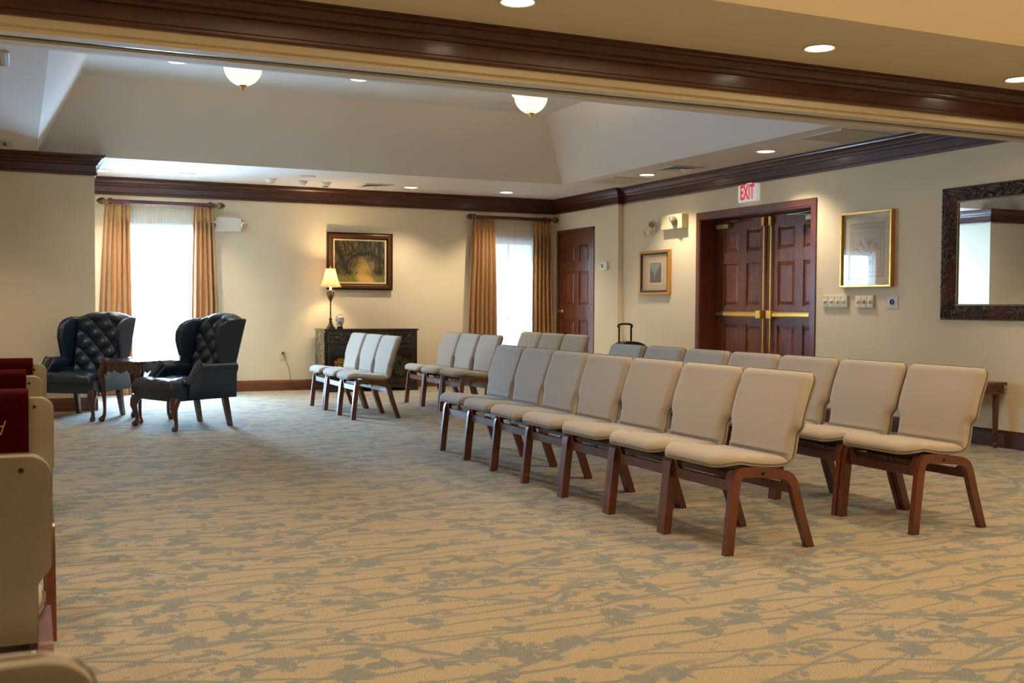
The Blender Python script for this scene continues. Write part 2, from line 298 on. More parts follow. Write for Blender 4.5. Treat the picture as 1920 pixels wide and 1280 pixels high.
# ------------------------------------------------------------------ mesh helpers
class MB:
    def __init__(s): s.v = []; s.f = []; s.mi = []; s.sm = []
    def add(s, vs, fs, mi=0, smooth=False):
        o = len(s.v); s.v += [tuple(x) for x in vs]; s.f += [tuple(i+o for i in f) for f in fs]; s.mi += [mi]*len(fs); s.sm += [smooth]*len(fs); return s
    def box(s, lo, hi, mi=0):
        x0, y0, z0 = lo; x1, y1, z1 = hi
        v = [(x0,y0,z0),(x1,y0,z0),(x1,y1,z0),(x0,y1,z0),(x0,y0,z1),(x1,y0,z1),(x1,y1,z1),(x0,y1,z1)]
        return s.add(v, [(0,3,2,1),(4,5,6,7),(0,1,5,4),(1,2,6,5),(2,3,7,6),(3,0,4,7)], mi)
    def frustum(s, a, b, mi=0):
        return s.add(list(a)+list(b), [(3,2,1,0),(4,5,6,7),(0,1,5,4),(1,2,6,5),(2,3,7,6),(3,0,4,7)], mi)
    def prism(s, poly, axis, a, b, mi=0, smooth=False):
        n = len(poly)
        def P(p, t):
            return {'x': (t, p[0], p[1]), 'y': (p[0], t, p[1]), 'z': (p[0], p[1], t)}[axis]
        v = [P(p, a) for p in poly]+[P(p, b) for p in poly]
        s.add(v, [tuple(range(n)), tuple(range(2*n-1, n-1, -1))], mi)
        s.add(v, [(i, (i+1) % n, n+(i+1) % n, n+i) for i in range(n)], mi, smooth); return s
    def lathe(s, prof, c=(0,0,0), axis='z', n=24, mi=0, smooth=True, a0=0, a1=2*PI):
        full = abs(a1-a0-2*PI) < 1e-6; m = n if full else n+1; v = []
        for r, h in prof:
            for i in range(m):
                a = a0+(a1-a0)*i/n; p = (r*cos(a), r*sin(a), h)
                if axis == 'x': p = (p[2], p[0], p[1])
                elif axis == 'y': p = (p[0], p[2], p[1])
                v.append((c[0]+p[0], c[1]+p[1], c[2]+p[2]))
        f = []
        for j in range(len(prof)-1):
            for i in range(n):
                i2 = (i+1) % m; f.append((j*m+i, j*m+i2, (j+1)*m+i2, (j+1)*m+i))
        s.add(v, f, mi, smooth)
        if full:
            if prof[0][0] > 1e-5: s.add([v[i] for i in range(m)], [tuple(range(m))], mi)
            if prof[-1][0] > 1e-5: s.add([v[(len(prof)-1)*m+i] for i in range(m)], [tuple(range(m))], mi)
        return s
    def tube(s, pts, r, n=8, mi=0, smooth=True, closed=False):
        pts = [Vector(p) for p in pts]; rs = r if isinstance(r, (list, tuple)) else [r]*len(pts); v = []; m = len(pts); up = None
        for i, p in enumerate(pts):
            t = (pts[(i+1) % m]-pts[i-1]) if closed else (pts[min(i+1, m-1)]-pts[max(i-1, 0)])
            t.normalize()
            if up is None: up = Vector((0,0,1)) if abs(t.z) < .9 else Vector((1,0,0))
            a = t.cross(up).normalized(); up = a.cross(t).normalized(); b = up
            for k in range(n):
                an = 2*PI*k/n; v.append(p+a*(rs[i]*cos(an))+b*(rs[i]*sin(an)))
        f = []
        for i in range(m if closed else m-1):
            for k in range(n): f.append((i*n+k, i*n+(k+1) % n, ((i+1) % m)*n+(k+1) % n, ((i+1) % m)*n+k))
        s.add(v, f, mi, smooth)
        if not closed: s.add(v[:n], [tuple(range(n-1, -1, -1))], mi); s.add(v[-n:], [tuple(range(n))], mi)
        return s
    def ribbon(s, path, w, y0, y1, mi=0):
        # path of (x,z) centre line, in-plane width w, extruded from y0 to y1 (bent laminated bar)
        L = []; R_ = []; m = len(path)
        for i, p in enumerate(path):
            a = Vector(path[max(i-1, 0)]); b = Vector(path[min(i+1, m-1)]); t = (b-a).normalized(); nn = Vector((-t[1], t[0])); ww = w[i] if isinstance(w, (list, tuple)) else w
            L.append((p[0]+nn[0]*ww/2, p[1]+nn[1]*ww/2)); R_.append((p[0]-nn[0]*ww/2, p[1]-nn[1]*ww/2))
        v = []
        for i in range(m): v += [(L[i][0], y0, L[i][1]), (R_[i][0], y0, R_[i][1]), (R_[i][0], y1, R_[i][1]), (L[i][0], y1, L[i][1])]
        f = []; fs = []
        for i in range(m-1):
            a = i*4; b = a+4
            f += [(a, a+1, b+1, b), (a+2, a+3, b+3, b+2)]; fs += [(a+1, a+2, b+2, b+1), (a+3, a, b, b+3)]
        f += [(0, 3, 2, 1), ((m-1)*4, (m-1)*4+1, (m-1)*4+2, (m-1)*4+3)]
        s.add(v, f, mi); s.add(v, fs, mi, False); return s
    def grid(s, fn, nu, nv, mi=0, smooth=True, closeu=False):
        v = [fn(i/nu, j/nv) for j in range(nv+1) for i in range(nu if closeu else nu+1)]; w = nu if closeu else nu+1
        f = [(j*w+i, j*w+(i+1) % w, (j+1)*w+(i+1) % w, (j+1)*w+i) for j in range(nv) for i in range(nu)]
        return s.add(v, f, mi, smooth)
    def slab(s, top, bot, nu, nv, mi=0, smooth=True):
        # closed body between two surfaces sharing a parameter rectangle
        w = nu+1; v = [top(i/nu, j/nv) for j in range(nv+1) for i in range(w)]+[bot(i/nu, j/nv) for j in range(nv+1) for i in range(w)]; o = w*(nv+1)
        f = []
        for j in range(nv):
            for i in range(nu): a = j*w+i; f += [(a, a+1, a+w+1, a+w), (o+a, o+a+w, o+a+w+1, o+a+1)]
        for i in range(nu): f += [(i, o+i, o+i+1, i+1), (nv*w+i, nv*w+i+1, o+nv*w+i+1, o+nv*w+i)]
        for j in range(nv): f += [(j*w, (j+1)*w, o+(j+1)*w, o+j*w), (j*w+nu, o+j*w+nu, o+(j+1)*w+nu, (j+1)*w+nu)]
        return s.add(v, f, mi, smooth)
    def ball(s, c, r, n=12, mi=0, sc=(1,1,1)):
        pr = [(sin(PI*i/n)*1.0, -cos(PI*i/n)) for i in range(n+1)]; v = []; 
        for a, h in pr:
            for k in range(n): an = 2*PI*k/n; v.append((c[0]+r*sc[0]*a*cos(an), c[1]+r*sc[1]*a*sin(an), c[2]+r*sc[2]*h))
        f = [(j*n+i, j*n+(i+1) % n, (j+1)*n+(i+1) % n, (j+1)*n+i) for j in range(n) for i in range(n)]
        return s.add(v, f, mi, True)
    def text(s, body, size, origin, ax, ay, depth=0.0, mi=0, shear=0, sx=1.0, offset=0.0, center=False):
        c = bpy.data.curves.new('t', 'FONT'); c.body = body; c.size = size; c.shear = shear; c.offset = offset; c.resolution_u = 3
        if center: c.align_x = 'CENTER'; c.align_y = 'CENTER'
        o = bpy.data.objects.new('t', c); me = bpy.data.meshes.new_from_object(o)
        ax = Vector(ax); ay = Vector(ay); og = Vector(origin); nn = ax.cross(ay).normalized()
        v = [og+ax*(p.co.x*sx)+ay*p.co.y+nn*depth for p in me.vertices]; s.add(v, [tuple(p.vertices) for p in me.polygons], mi)
        bpy.data.objects.remove(o); bpy.data.curves.remove(c); bpy.data.meshes.remove(me); return s
def obj(name, mb, mats, parent=None, bevel=0, solid=0, subsurf=0):
    me = bpy.data.meshes.new(name); me.from_pydata(mb.v, [], mb.f); me.update()
    if not isinstance(mats, (list, tuple)): mats = [mats]
    for m in mats: me.materials.append(m)
    for p, mi, sm in zip(me.polygons, mb.mi, mb.sm): p.material_index = mi; p.use_smooth = sm
    o = bpy.data.objects.new(name, me); COL.objects.link(o)
    if parent: o.parent = parent
    if solid: md = o.modifiers.new('solid', 'SOLIDIFY'); md.thickness = solid; md.offset = 0
    if bevel:
        md = o.modifiers.new('bevel', 'BEVEL'); md.width = bevel; md.segments = 2; md.limit_method = 'ANGLE'; md.angle_limit = math.radians(40)
    if subsurf: md = o.modifiers.new('sub', 'SUBSURF'); md.levels = subsurf; md.render_levels = subsurf
    return o
def tag(o, label, cat, group=None, kind=None):
    o['label'] = label; o['category'] = cat
    if group: o['group'] = group
    if kind: o['kind'] = kind
    return o
def thing(name, label, cat, loc=(0,0,0), rz=0, group=None):
    o = bpy.data.objects.new(name, None); COL.objects.link(o); o.location = loc; o.rotation_euler = (0, 0, rz); o.empty_display_size = .1
    return tag(o, label, cat, group)
def struct(name, mb, mats, label=None, cat=None, bevel=0, parent=None):
    o = obj(name, mb, mats, parent, bevel); o['kind'] = 'structure'
    if label: o['label'] = label
    if cat: o['category'] = cat
    return o
def copy_tree(o, parent=None):
    c = o.copy(); COL.objects.link(c)
    if parent: c.parent = parent
    for ch in list(o.children): copy_tree(ch, c)
    return c
def shift(mb, origin):
    mb.v = [(a[0]-origin[0], a[1]-origin[1], a[2]-origin[2]) for a in mb.v]; return mb
def placed(name, mb, mats, origin, **kw):
    o = obj(name, shift(mb, origin), mats, **kw); o.location = origin; return o

# ------------------------------------------------------------------ room shell
D = 0.072; ZC = 2.45; ZT = 2.65; ZU = 3.40
YN = -17.0; XL = -9.0; HF = -8.05; HN = -8.45
struct('floor', MB().box((XL-.2, YN-.2, -.2), (.4, .3, 0)), M['carpet'], 'tan and grey-green patterned carpet with branches and leaves', 'floor')
def wall_holes(lo, hi, axis, holes, mb=None):
    """box wall from lo to hi running along axis ('x' or 'y') with rectangular holes (a0,a1,z0,z1)"""
    mb = mb or MB(); ai = 0 if axis == 'x' else 1; hs = sorted(holes); cur = lo[ai]
    def bx(a0, a1, z0, z1):
        if a1-a0 < 1e-6 or z1-z0 < 1e-6: return
        l = list(lo); h = list(hi); l[ai] = a0; h[ai] = a1; l[2] = z0; h[2] = z1; mb.box(l, h)
    for a0, a1, z0, z1 in hs:
        bx(cur, a0, lo[2], hi[2]); bx(a0, a1, lo[2], z0); bx(a0, a1, z1, hi[2]); cur = a1
    bx(cur, hi[ai], lo[2], hi[2]); return mb
W1 = (-6.02, -4.98, .12, 2.05); W2 = (-1.12, -.30, .12, 2.05)
struct('wall_back', wall_holes((-6.38, 0, 0), (0, .22, 3.6), 'x', [W1, W2]), M['wall'])
mb = wall_holes((D, YN, 0), (.50, -1.8, 3.6), 'y', [(-5.49, -3.54, 0, 2.145)])
struct('wall_right', mb, M['wall'])
struct('wall_right_far', wall_holes((0, -1.8, 0), (.50, .22, 3.6), 'y', [(-1.15, -.08, 0, 2.185)]), M['wall'])
struct('wall_left_pier', MB().box((XL, -1.97, 0), (-6.38, .22, ZT+.01)), M['wall'])
struct('wall_left', MB().box((XL-.2, YN, 0), (XL, .22, 3.6)), M['wall'])
struct('wall_front', MB().box((XL-.2, YN-.2, 0), (.5, YN, 3.6)), M['wall'])
struct('wall_header', MB().box((XL, HN, 2.405), (D, HF, 3.6)), M['beam'], 'long cream header beam crossing the whole room overhead', 'beam')
mb = MB().box((XL, -8.40, 2.385), (D, -8.30, 2.408)).box((XL, -8.20, 2.385), (D, -8.10, 2.408)).box((XL, -8.415, 2.38), (D, -8.40, 2.42)).box((XL, -8.285, 2.395), (D, -8.215, 2.408), 1)
struct('trim_track', mb, [M['beam'], M['blackm']])
def tray(x0, x1, y0, y1, inx0, inx1, iny0, iny1, X0, X1, Y0, Y1):
    m = MB()
    for lo, hi in (((X0, Y0, ZT), (x0, Y1, ZT+.04)), ((x1, Y0, ZT), (X1, Y1, ZT+.04)), ((x0, Y0, ZT), (x1, y0, ZT+.04)), ((x0, y1, ZT), (x1, Y1, ZT+.04))): m.box(lo, hi)
    a = [(x0, y0, ZT), (x1, y0, ZT), (x1, y1, ZT), (x0, y1, ZT)]; b = [(x0+inx0, y0+iny0, ZU), (x1-inx1, y0+iny0, ZU), (x1-inx1, y1-iny1, ZU), (x0+inx0, y1-iny1, ZU)]
    m.add(a+b, [(0,1,5,4), (1,2,6,5), (2,3,7,6), (3,0,4,7), (4,5,6,7)]); return m
struct('ceiling', tray(-6.93, -.86, -6.83, -1.88, .41, .50, .5, .52, XL, D+.02, HF, .02), M['ceil'], 'white tray ceiling with sloped sides over the far half', 'ceiling')
struct('ceiling_near', tray(-6.93, -.86, -15.0, -9.46, .41, .50, .5, .52, XL, D+.02, YN, HN), M['wall'], 'cream tray ceiling over the near half', 'ceiling')

def sweep(path, prof, closed=False):
    """path: 2D wall line with the room on its left; prof: closed polygon of (out, z)"""
    n = len(path); mb = MB(); rings = []
    for i in range(n):
        p = Vector(path[i]); d0 = (p-Vector(path[i-1])).normalized() if (i > 0 or closed) else None; d1 = (Vector(path[(i+1) % n])-p).normalized() if (i < n-1 or closed) else None
        if d0 is None: d0 = d1
        if d1 is None: d1 = d0
        n0 = Vector((-d0[1], d0[0])); n1 = Vector((-d1[1], d1[0])); b = (n0+n1); b = b/ max(b.dot(n0), 1e-6)
        rings.append([(p[0]+b[0]*k, p[1]+b[1]*k, z) for k, z in prof])
    m = len(prof); v = [q for r in rings for q in r]; f = []
    for i in range(n if closed else n-1):
        for j in range(m): f.append((i*m+j, i*m+(j+1) % m, ((i+1) % n)*m+(j+1) % m, ((i+1) % n)*m+j))
    mb.add(v, f)
    if not closed: mb.add(rings[0], [tuple(range(m))]); mb.add(rings[-1], [tuple(range(m-1, -1, -1))])
    return mb
CR = [(0, 2.445), (.022, 2.445), (.026, 2.455), (.026, 2.468), (.014, 2.476), (.014, 2.548), (.030, 2.552), (.036, 2.566), (.036, 2.576), (.048, 2.580), (.056, 2.598), (.072, 2.614), (.092, 2.622), (.094, 2.632), (.104, 2.634), (.104, ZT), (0, ZT)]
struct('trim_crown_far', sweep([(D, HF), (D, -1.8), (0, -1.8), (0, 0), (-6.38, 0), (-6.38, -1.97), (XL, -1.97), (XL, HF)], CR), M['trim'], 'dark wood crown moulding around the far half', 'moulding')
struct('trim_crown_near', sweep([(D, YN), (D, HN), (XL, HN), (XL, YN)], CR, True), M['trim'], 'dark wood crown moulding on the near side of the beam', 'moulding')
BS = [(0, 0), (.020, 0), (.020, .112), (.016, .118), (.016, .128), (.008, .139), (0, .139)]
struct('baseboard_right', sweep([(D, YN), (D, -5.555)], BS), M['trim'])
struct('baseboard_corner', sweep([(D, -3.48), (D, -1.8), (0, -1.8), (0, -1.20)], BS), M['base'])
struct('baseboard_back', sweep([(0, -.03), (0, 0), (-6.38, 0), (-6.38, -1.97), (XL, -1.97), (XL, YN)], BS), M['base'])

# ------------------------------------------------------------------ windows
def window(name, w):
    x0, x1, z0, z1 = w; m = MB(); t = .05
    m.box((x0, .08, z0), (x0+t, .14, z1)).box((x1-t, .08, z0), (x1, .14, z1)).box((x0+t, .08, z0), (x1-t, .14, z0+t)).box((x0+t, .08, z1-t), (x1-t, .14, z1))
    xm = (x0+x1)/2; zm = z0+(z1-z0)*.52
    m.box((x0+t, .085, zm-.02), (x1-t, .135, zm+.02)); m.box((xm-.012, .09, z0+t), (xm+.012, .13, z1-t))
    for q in (.27, .77): zz = z0+(z1-z0)*q; m.box((x0+t, .095, zz-.009), (x1-t, .125, zz+.009))
    fr = struct(name, m, M['winframe'])
    g = obj('pane', MB().box((x0+t, .108, z0+t), (x1-t, .112, z1-t)), M['glass'], fr)
    s = obj('sill', MB().box((x0-.03, -.03, z0-.03), (x1+.03, .08, z0)), M['winframe'], fr)
    c = MB().box((x0-.06, -.012, z1), (x1+.06, 0, z1+.07)).box((x0-.06, -.012, z0), (x0, 0, z1)).box((x1, -.012, z0), (x1+.06, 0, z1))
    obj('casing', c, M['winframe'], fr)
window('window_1', W1); window('window_2', W2)

def drape(name, label, xt0, xt1, xb0, xb1, npl, yc=-.115, zt=2.325, zb=.015, amp=.034, sway=0.0, seed=0, group=None):
    rnd = random.Random(seed); ph = [rnd.uniform(-.5, .5) for _ in range(40)]; am = [rnd.uniform(.6, 1.25) for _ in range(40)]
    def fn(u, v):
        k = v**.8; x = (xt0+(xt1-xt0)*u)*(1-k)+(xb0+(xb1-xb0)*u)*k + sway*sin(PI*v)*u
        q = u*npl; i = int(min(q, npl-1)); a = amp*(.42+.58*min(1, v/.12))*am[i]
        if .03 < v < .07: a *= .35
        y = yc + a*sin(2*PI*q+ph[i % 40]*v*1.2) + .006*sin(9*q+5*v)
        return (x, y, zt+(zb-zt)*v)
    mb = MB().grid(fn, npl*12, 44)
    o = placed('curtain', mb, M['drape'], ((xb0+xb1)/2, yc, 0), solid=.004); return tag(o, label, 'curtain', group)
GC = 'gold curtain panels'
drape('curtain_panel', 'gold curtain panel at the left edge of the bright left window, behind the left armchair', -6.15, -5.87, -6.27, -5.83, 6, seed=1, group=GC)
drape('curtain_panel', 'gold curtain panel on the right side of the left window, behind the right armchair', -5.11, -4.88, -5.16, -4.78, 5, seed=2, group=GC)
drape('curtain_panel', 'gold curtain panel on the left side of the window near the room corner', -1.345, -1.02, -1.43, -.965, 6, seed=3, group=GC)
drape('curtain_panel', 'flared gold curtain panel in the corner beside the small wooden door', -.405, -.13, -.43, -.035, 5, seed=4, sway=-.03, group=GC)
def sheer(x0, x1, label, npl):
    def fn(u, v):
        a = .011*(.6+.4*min(1, v*6)); return (x0+(x1-x0)*u, -.050+a*sin(2*PI*npl*u+.8*sin(7*u))+.004*sin(2*PI*npl*2.3*u), 2.32-2.30*v)
    o = placed('sheer_curtain', MB().grid(fn, npl*8, 24), M['sheer'], ((x0+x1)/2, -.062, 0)); tag(o, label, 'sheer curtain', 'white sheer curtains')
sheer(-5.98, -5.00, 'white sheer curtain glowing with daylight in the left window behind the armchairs', 24)
sheer(-1.16, -.28, 'white sheer curtain in the right window near the room corner', 20)
def rod(x0, x1, label):
    z = 2.355; y = -.115; t = thing('curtain_rod', label, 'curtain rod', ((x0+x1)/2, y, z), 0, 'mahogany curtain rods'); xm = (x0+x1)/2
    obj('rod', MB().lathe([(.026, x0-xm), (.026, x1-xm)], axis='x', n=20), M['rodwood'], t)
    for s_ in (-1, 1):
        e = (x1-xm)*s_; pr = [(.034, 0), (.036, .006), (.028, .012), (.018, .022), (.016, .032), (.03, .040), (.041, .055), (.043, .072)]
        obj('finial_cup', MB().lathe([(r, e+s_*h) for r, h in pr], axis='x', n=20), M['finial'], t)
        pr = [(.042, .072), (.040, .088), (.032, .108), (.020, .124), (.008, .134), (.001, .138)]
        obj('finial_acorn', MB().lathe([(r, e+s_*h) for r, h in pr], axis='x', n=20), M['rodwood'], t)
        b = e-s_*.03; obj('bracket', MB().box((b-.012, .02, -.012), (b+.012, .114, .012)).box((b-.022, .106, -.05), (b+.022, .114, .05)), M['rodwood'], t, bevel=.002)
rod(-6.11, -4.865, 'mahogany curtain rod with acorn finials over the left window')
rod(-1.31, -.145, 'mahogany curtain rod with acorn finials over the window near the corner')

# ------------------------------------------------------------------ doors
def leaf(y0, y1, z0, z1, xf, th=.045, cols=None, rows=((1.74, 1.985), (1.135, 1.61), (.27, .925))):
    """six panel leaf in the plane x=xf facing -x"""
    m = MB(); cols = cols; r = .012
    m.box((xf+r, y0, z0), (xf+th, y1, z1))
    ys = sorted([c for cc in cols for c in cc]); zs = sorted([c for rr in rows for c in rr])
    Y = [y0]+ys+[y1]; Z = [z0]+zs+[z1]
    for i in range(0, len(Y)-1, 2): m.box((xf, Y[i], z0), (xf+r, Y[i+1], z1))
    for c in cols:
        for j in range(0, len(Z)-1, 2): m.box((xf, c[0], Z[j]), (xf+r, c[1], Z[j+1]))
        for a, b in rows:
            e = .012; g = .045
            A = [(xf+r, c[0]+e, a+e), (xf+r, c[0]+e, b-e), (xf+r, c[1]-e, b-e), (xf+r, c[1]-e, a+e)]
            B = [(xf+.002, c[0]+g, a+g), (xf+.002, c[0]+g, b-g), (xf+.002, c[1]-g, b-g), (xf+.002, c[1]-g, a+g)]
            m.frustum(A, B)
    return m
# small door in the corner
d1 = struct('door_1', leaf(-1.125, -.105, .01, 2.16, .022, cols=((-.965, -.69), (-.545, -.27))), M['door'], bevel=.0015)
h = MB().lathe([(.026, .022), (.026, .010), (.010, .006), (.010, -.04)], (0, -.185, 1.045), 'x', 16).tube([(-.038, -.185, 1.045), (-.042, -.26, 1.047), (-.040, -.35, 1.044)], [.010, .009, .008], 10)
obj('door_handle', h, M['brass'], d1)
for zc in (1.845, 1.085, .3): obj('hinge', MB().box((.012, -1.128, zc-.055), (.022, -1.085, zc+.055)).lathe([(.007, -.055), (.007, .055)], (.014, -1.128, zc), 'z', 10), M['brass'], d1)
m = MB().box((-.012, -1.17, 0), (.10, -1.127, 2.205)).box((-.012, -.103, 0), (.10, -.062, 2.205)).box((-.012, -1.17, 2.163), (.10, -.062, 2.205)).box((.075, -1.127, 0), (.10, -.103, 2.163))
struct('trim_1', m, M['frame'], bevel=.003)
# double doors in a deep recess
xf = .30
m = MB().box((D-.014, -5.555, 0), (D+.002, -5.475, 2.135)).box((D-.014, -3.555, 0), (D+.002, -3.485, 2.135)).box((D-.014, -5.555, 2.135), (D+.002, -3.485, 2.205))
m.box((D-.005, -5.49, 0), (.50, -5.465, 2.145)).box((D-.005, -3.565, 0), (.50, -3.54, 2.145)).box((D-.005, -5.49, 2.118), (.50, -3.54, 2.145))
m.box((.345, -5.465, 0), (.37, -5.43, 2.118)).box((.345, -3.60, 0), (.37, -3.565, 2.118)).box((.345, -5.465, 2.08), (.37, -3.565, 2.118)).box((.36, -5.465, 0), (.39, -3.565, 2.118))
struct('trim_2', m, M['frame'], bevel=.003)
def dleaf(name, y0, y1, cols, s_):
    # s_ = +1 : meeting edge at the low-y side (left leaf in view)
    d = struct(name, leaf(y0, y1, .01, 2.112, xf, cols=cols), M['door'], bevel=.0015)
    ym = y0 if s_ > 0 else y1; yr = ym+s_*.045
    bar = MB().box((xf-.075, min(yr, yr+s_*.09), .995), (xf, max(yr, yr+s_*.09), 1.085))
    ye = y1-.04 if s_ > 0 else y0+.04
    bar.box((xf-.065, min(yr+s_*.09, ye-s_*.16), 1.018), (xf-.025, max(yr+s_*.09, ye-s_*.16), 1.058)); bar.box((xf-.05, min(yr+s_*.09, ye-s_*.1), 1.010), (xf-.03, max(yr+s_*.09, ye-s_*.1), 1.068))
    obj('push_bar', bar, M['brass'], d, bevel=.006)
    obj('bar_end', MB().box((xf-.055, min(ye-s_*.16, ye), 1.012), (xf, max(ye-s_*.16, ye), 1.064)), M['bronze'], d, bevel=.006)
    obj('vertical_rod', MB().box((xf-.03, yr-.011+s_*.012, .06), (xf-.012, yr+.011+s_*.012, 2.0)), M['brass'], d, bevel=.003)
    obj('latch_case', MB().box((xf-.05, yr-.022+s_*.012, 2.0), (xf, yr+.022+s_*.012, 2.10)), M['brass'], d, bevel=.006)
    cy = (y1-.03) if s_ > 0 else (y0+.03); c2 = cy-s_*.25
    obj('door_closer', MB().box((xf-.06, min(cy-s_*.02, c2), 2.015), (xf, max(cy-s_*.02, c2), 2.065)), M['brassd'], d, bevel=.005)
    a = (xf-.05, cy-s_*.17, 2.07); b = (xf-.10, cy-s_*.48, 2.088); c = (xf-.03, cy-s_*.05, 2.108)
    obj('closer_arm', MB().tube([a, b], .007, 8).tube([b, c], .007, 8).ball(b, .012, 8), M['steel'], d)
    return d
dleaf('door_2', -4.520, -3.572, ((-4.395, -4.125), (-3.975, -3.715)), 1)
dleaf('door_3', -5.458, -4.526, ((-5.33, -5.085), (-4.95, -4.675)), -1)

# ------------------------------------------------------------------ stacking chairs (local: forward +X, width along Y)
def catmull(P, n):
    out = []; P = [P[0]]+list(P)+[P[-1]]
    for i in range(1, len(P)-2):
        p0, p1, p2, p3 = map(Vector, P[i-1:i+3])
        for k in range(n):
            t = k/n; out.append(.5*((2*p1)+(-p0+p2)*t+(2*p0-5*p1+4*p2-p3)*t*t+(-p0+3*p1-3*p2+p3)*t**3))
    out.append(Vector(P[-1])); return out
REAR = [(-.284, .806), (-.260, .735), (-.228, .65), (-.206, .57), (-.192, .50), (-.182, .44), (-.162, .402), (-.112, .381), (-.02, .381), (.08, .393), (.145, .405), (.190, .403), (.228, .396), (.256, .389)]
PR = catmull(REAR, 8)
CL = [0]
for a, b in zip(PR, PR[1:]): CL.append(CL[-1]+(b-a).length)
LT = CL[-1]
def prof(s):
    s = max(0, min(LT, s)); i = 0
    while i < len(CL)-2 and CL[i+1] < s: i += 1
    t = (s-CL[i])/max(1e-9, CL[i+1]-CL[i]); p = PR[i].lerp(PR[i+1], t); d = (PR[min(i+2, len(PR)-1)]-PR[max(i-1, 0)]).normalized()
    return p, Vector((-d[1], d[0]))     # normal to the sitter's side
# find arc positions
def s_at(test):
    for k in range(400):
        if test(prof(LT*k/400)[0]): return LT*k/400
S_N1 = s_at(lambda p: p[1] < .565); S_N2 = s_at(lambda p: p[1] < .520); S_F1 = s_at(lambda p: p[0] > .03 and p[1] < .45); S_F2 = s_at(lambda p: p[0] > .125 and p[1] < .45); S_J = s_at(lambda p: p[0] > -.125 and p[1] < .45)
WW = .263; WN = .236
def hw(s):
    if s < S_N1: w = WW
    elif s < S_N2: t = (s-S_N1)/(S_N2-S_N1); w = WW+(WN-WW)*(t*t*(3-2*t))
    elif s < S_F1: w = WN
    elif s < S_F2: t = (s-S_F1)/(S_F2-S_F1); w = WN+(.255-WN)*(t*t*(3-2*t))
    else: w = .255
    for e, r in ((s, .045), (LT-s, .085)):
        if e < r: w -= r-math.sqrt(max(0, r*r-(r-e)**2))
    return w
def sheet(s0, s1, inset, o0, topf, nu, nv):
    def bot(u, v):
        s = s0+(s1-s0)*v; p, n = prof(s); y = (hw(s)-inset)*(2*u-1); return (p[0]+n[0]*o0, y, p[1]+n[1]*o0)
    def top(u, v):
        s = s0+(s1-s0)*v; p, n = prof(s); y = (hw(s)-inset)*(2*u-1); h = o0+topf(u, v); return (p[0]+n[0]*h, y, p[1]+n[1]*h)
    return MB().slab(top, bot, nu, nv)
def puff(H, rim, eu=.055, ev0=.06, ev1=.06, mid=None):
    def rr(e): return math.sqrt(max(0, 1-(1-min(1, e))**2))
    def f(u, v):
        a = rr(min(u, 1-u)/eu)*rr(v/ev0)*rr((1-v)/ev1); h = rim+(H-rim)*a
        if mid: h += mid(u, v)*a
        return h
    return f
def nonlin(k):   # denser samples near both ends
    return .5-.5*cos(PI*k)
def shp(u, v, h):
    s = LT*v; p, n = prof(s); return (p[0]+n[0]*h, hw(s)*(2*u-1), p[1]+n[1]*h)
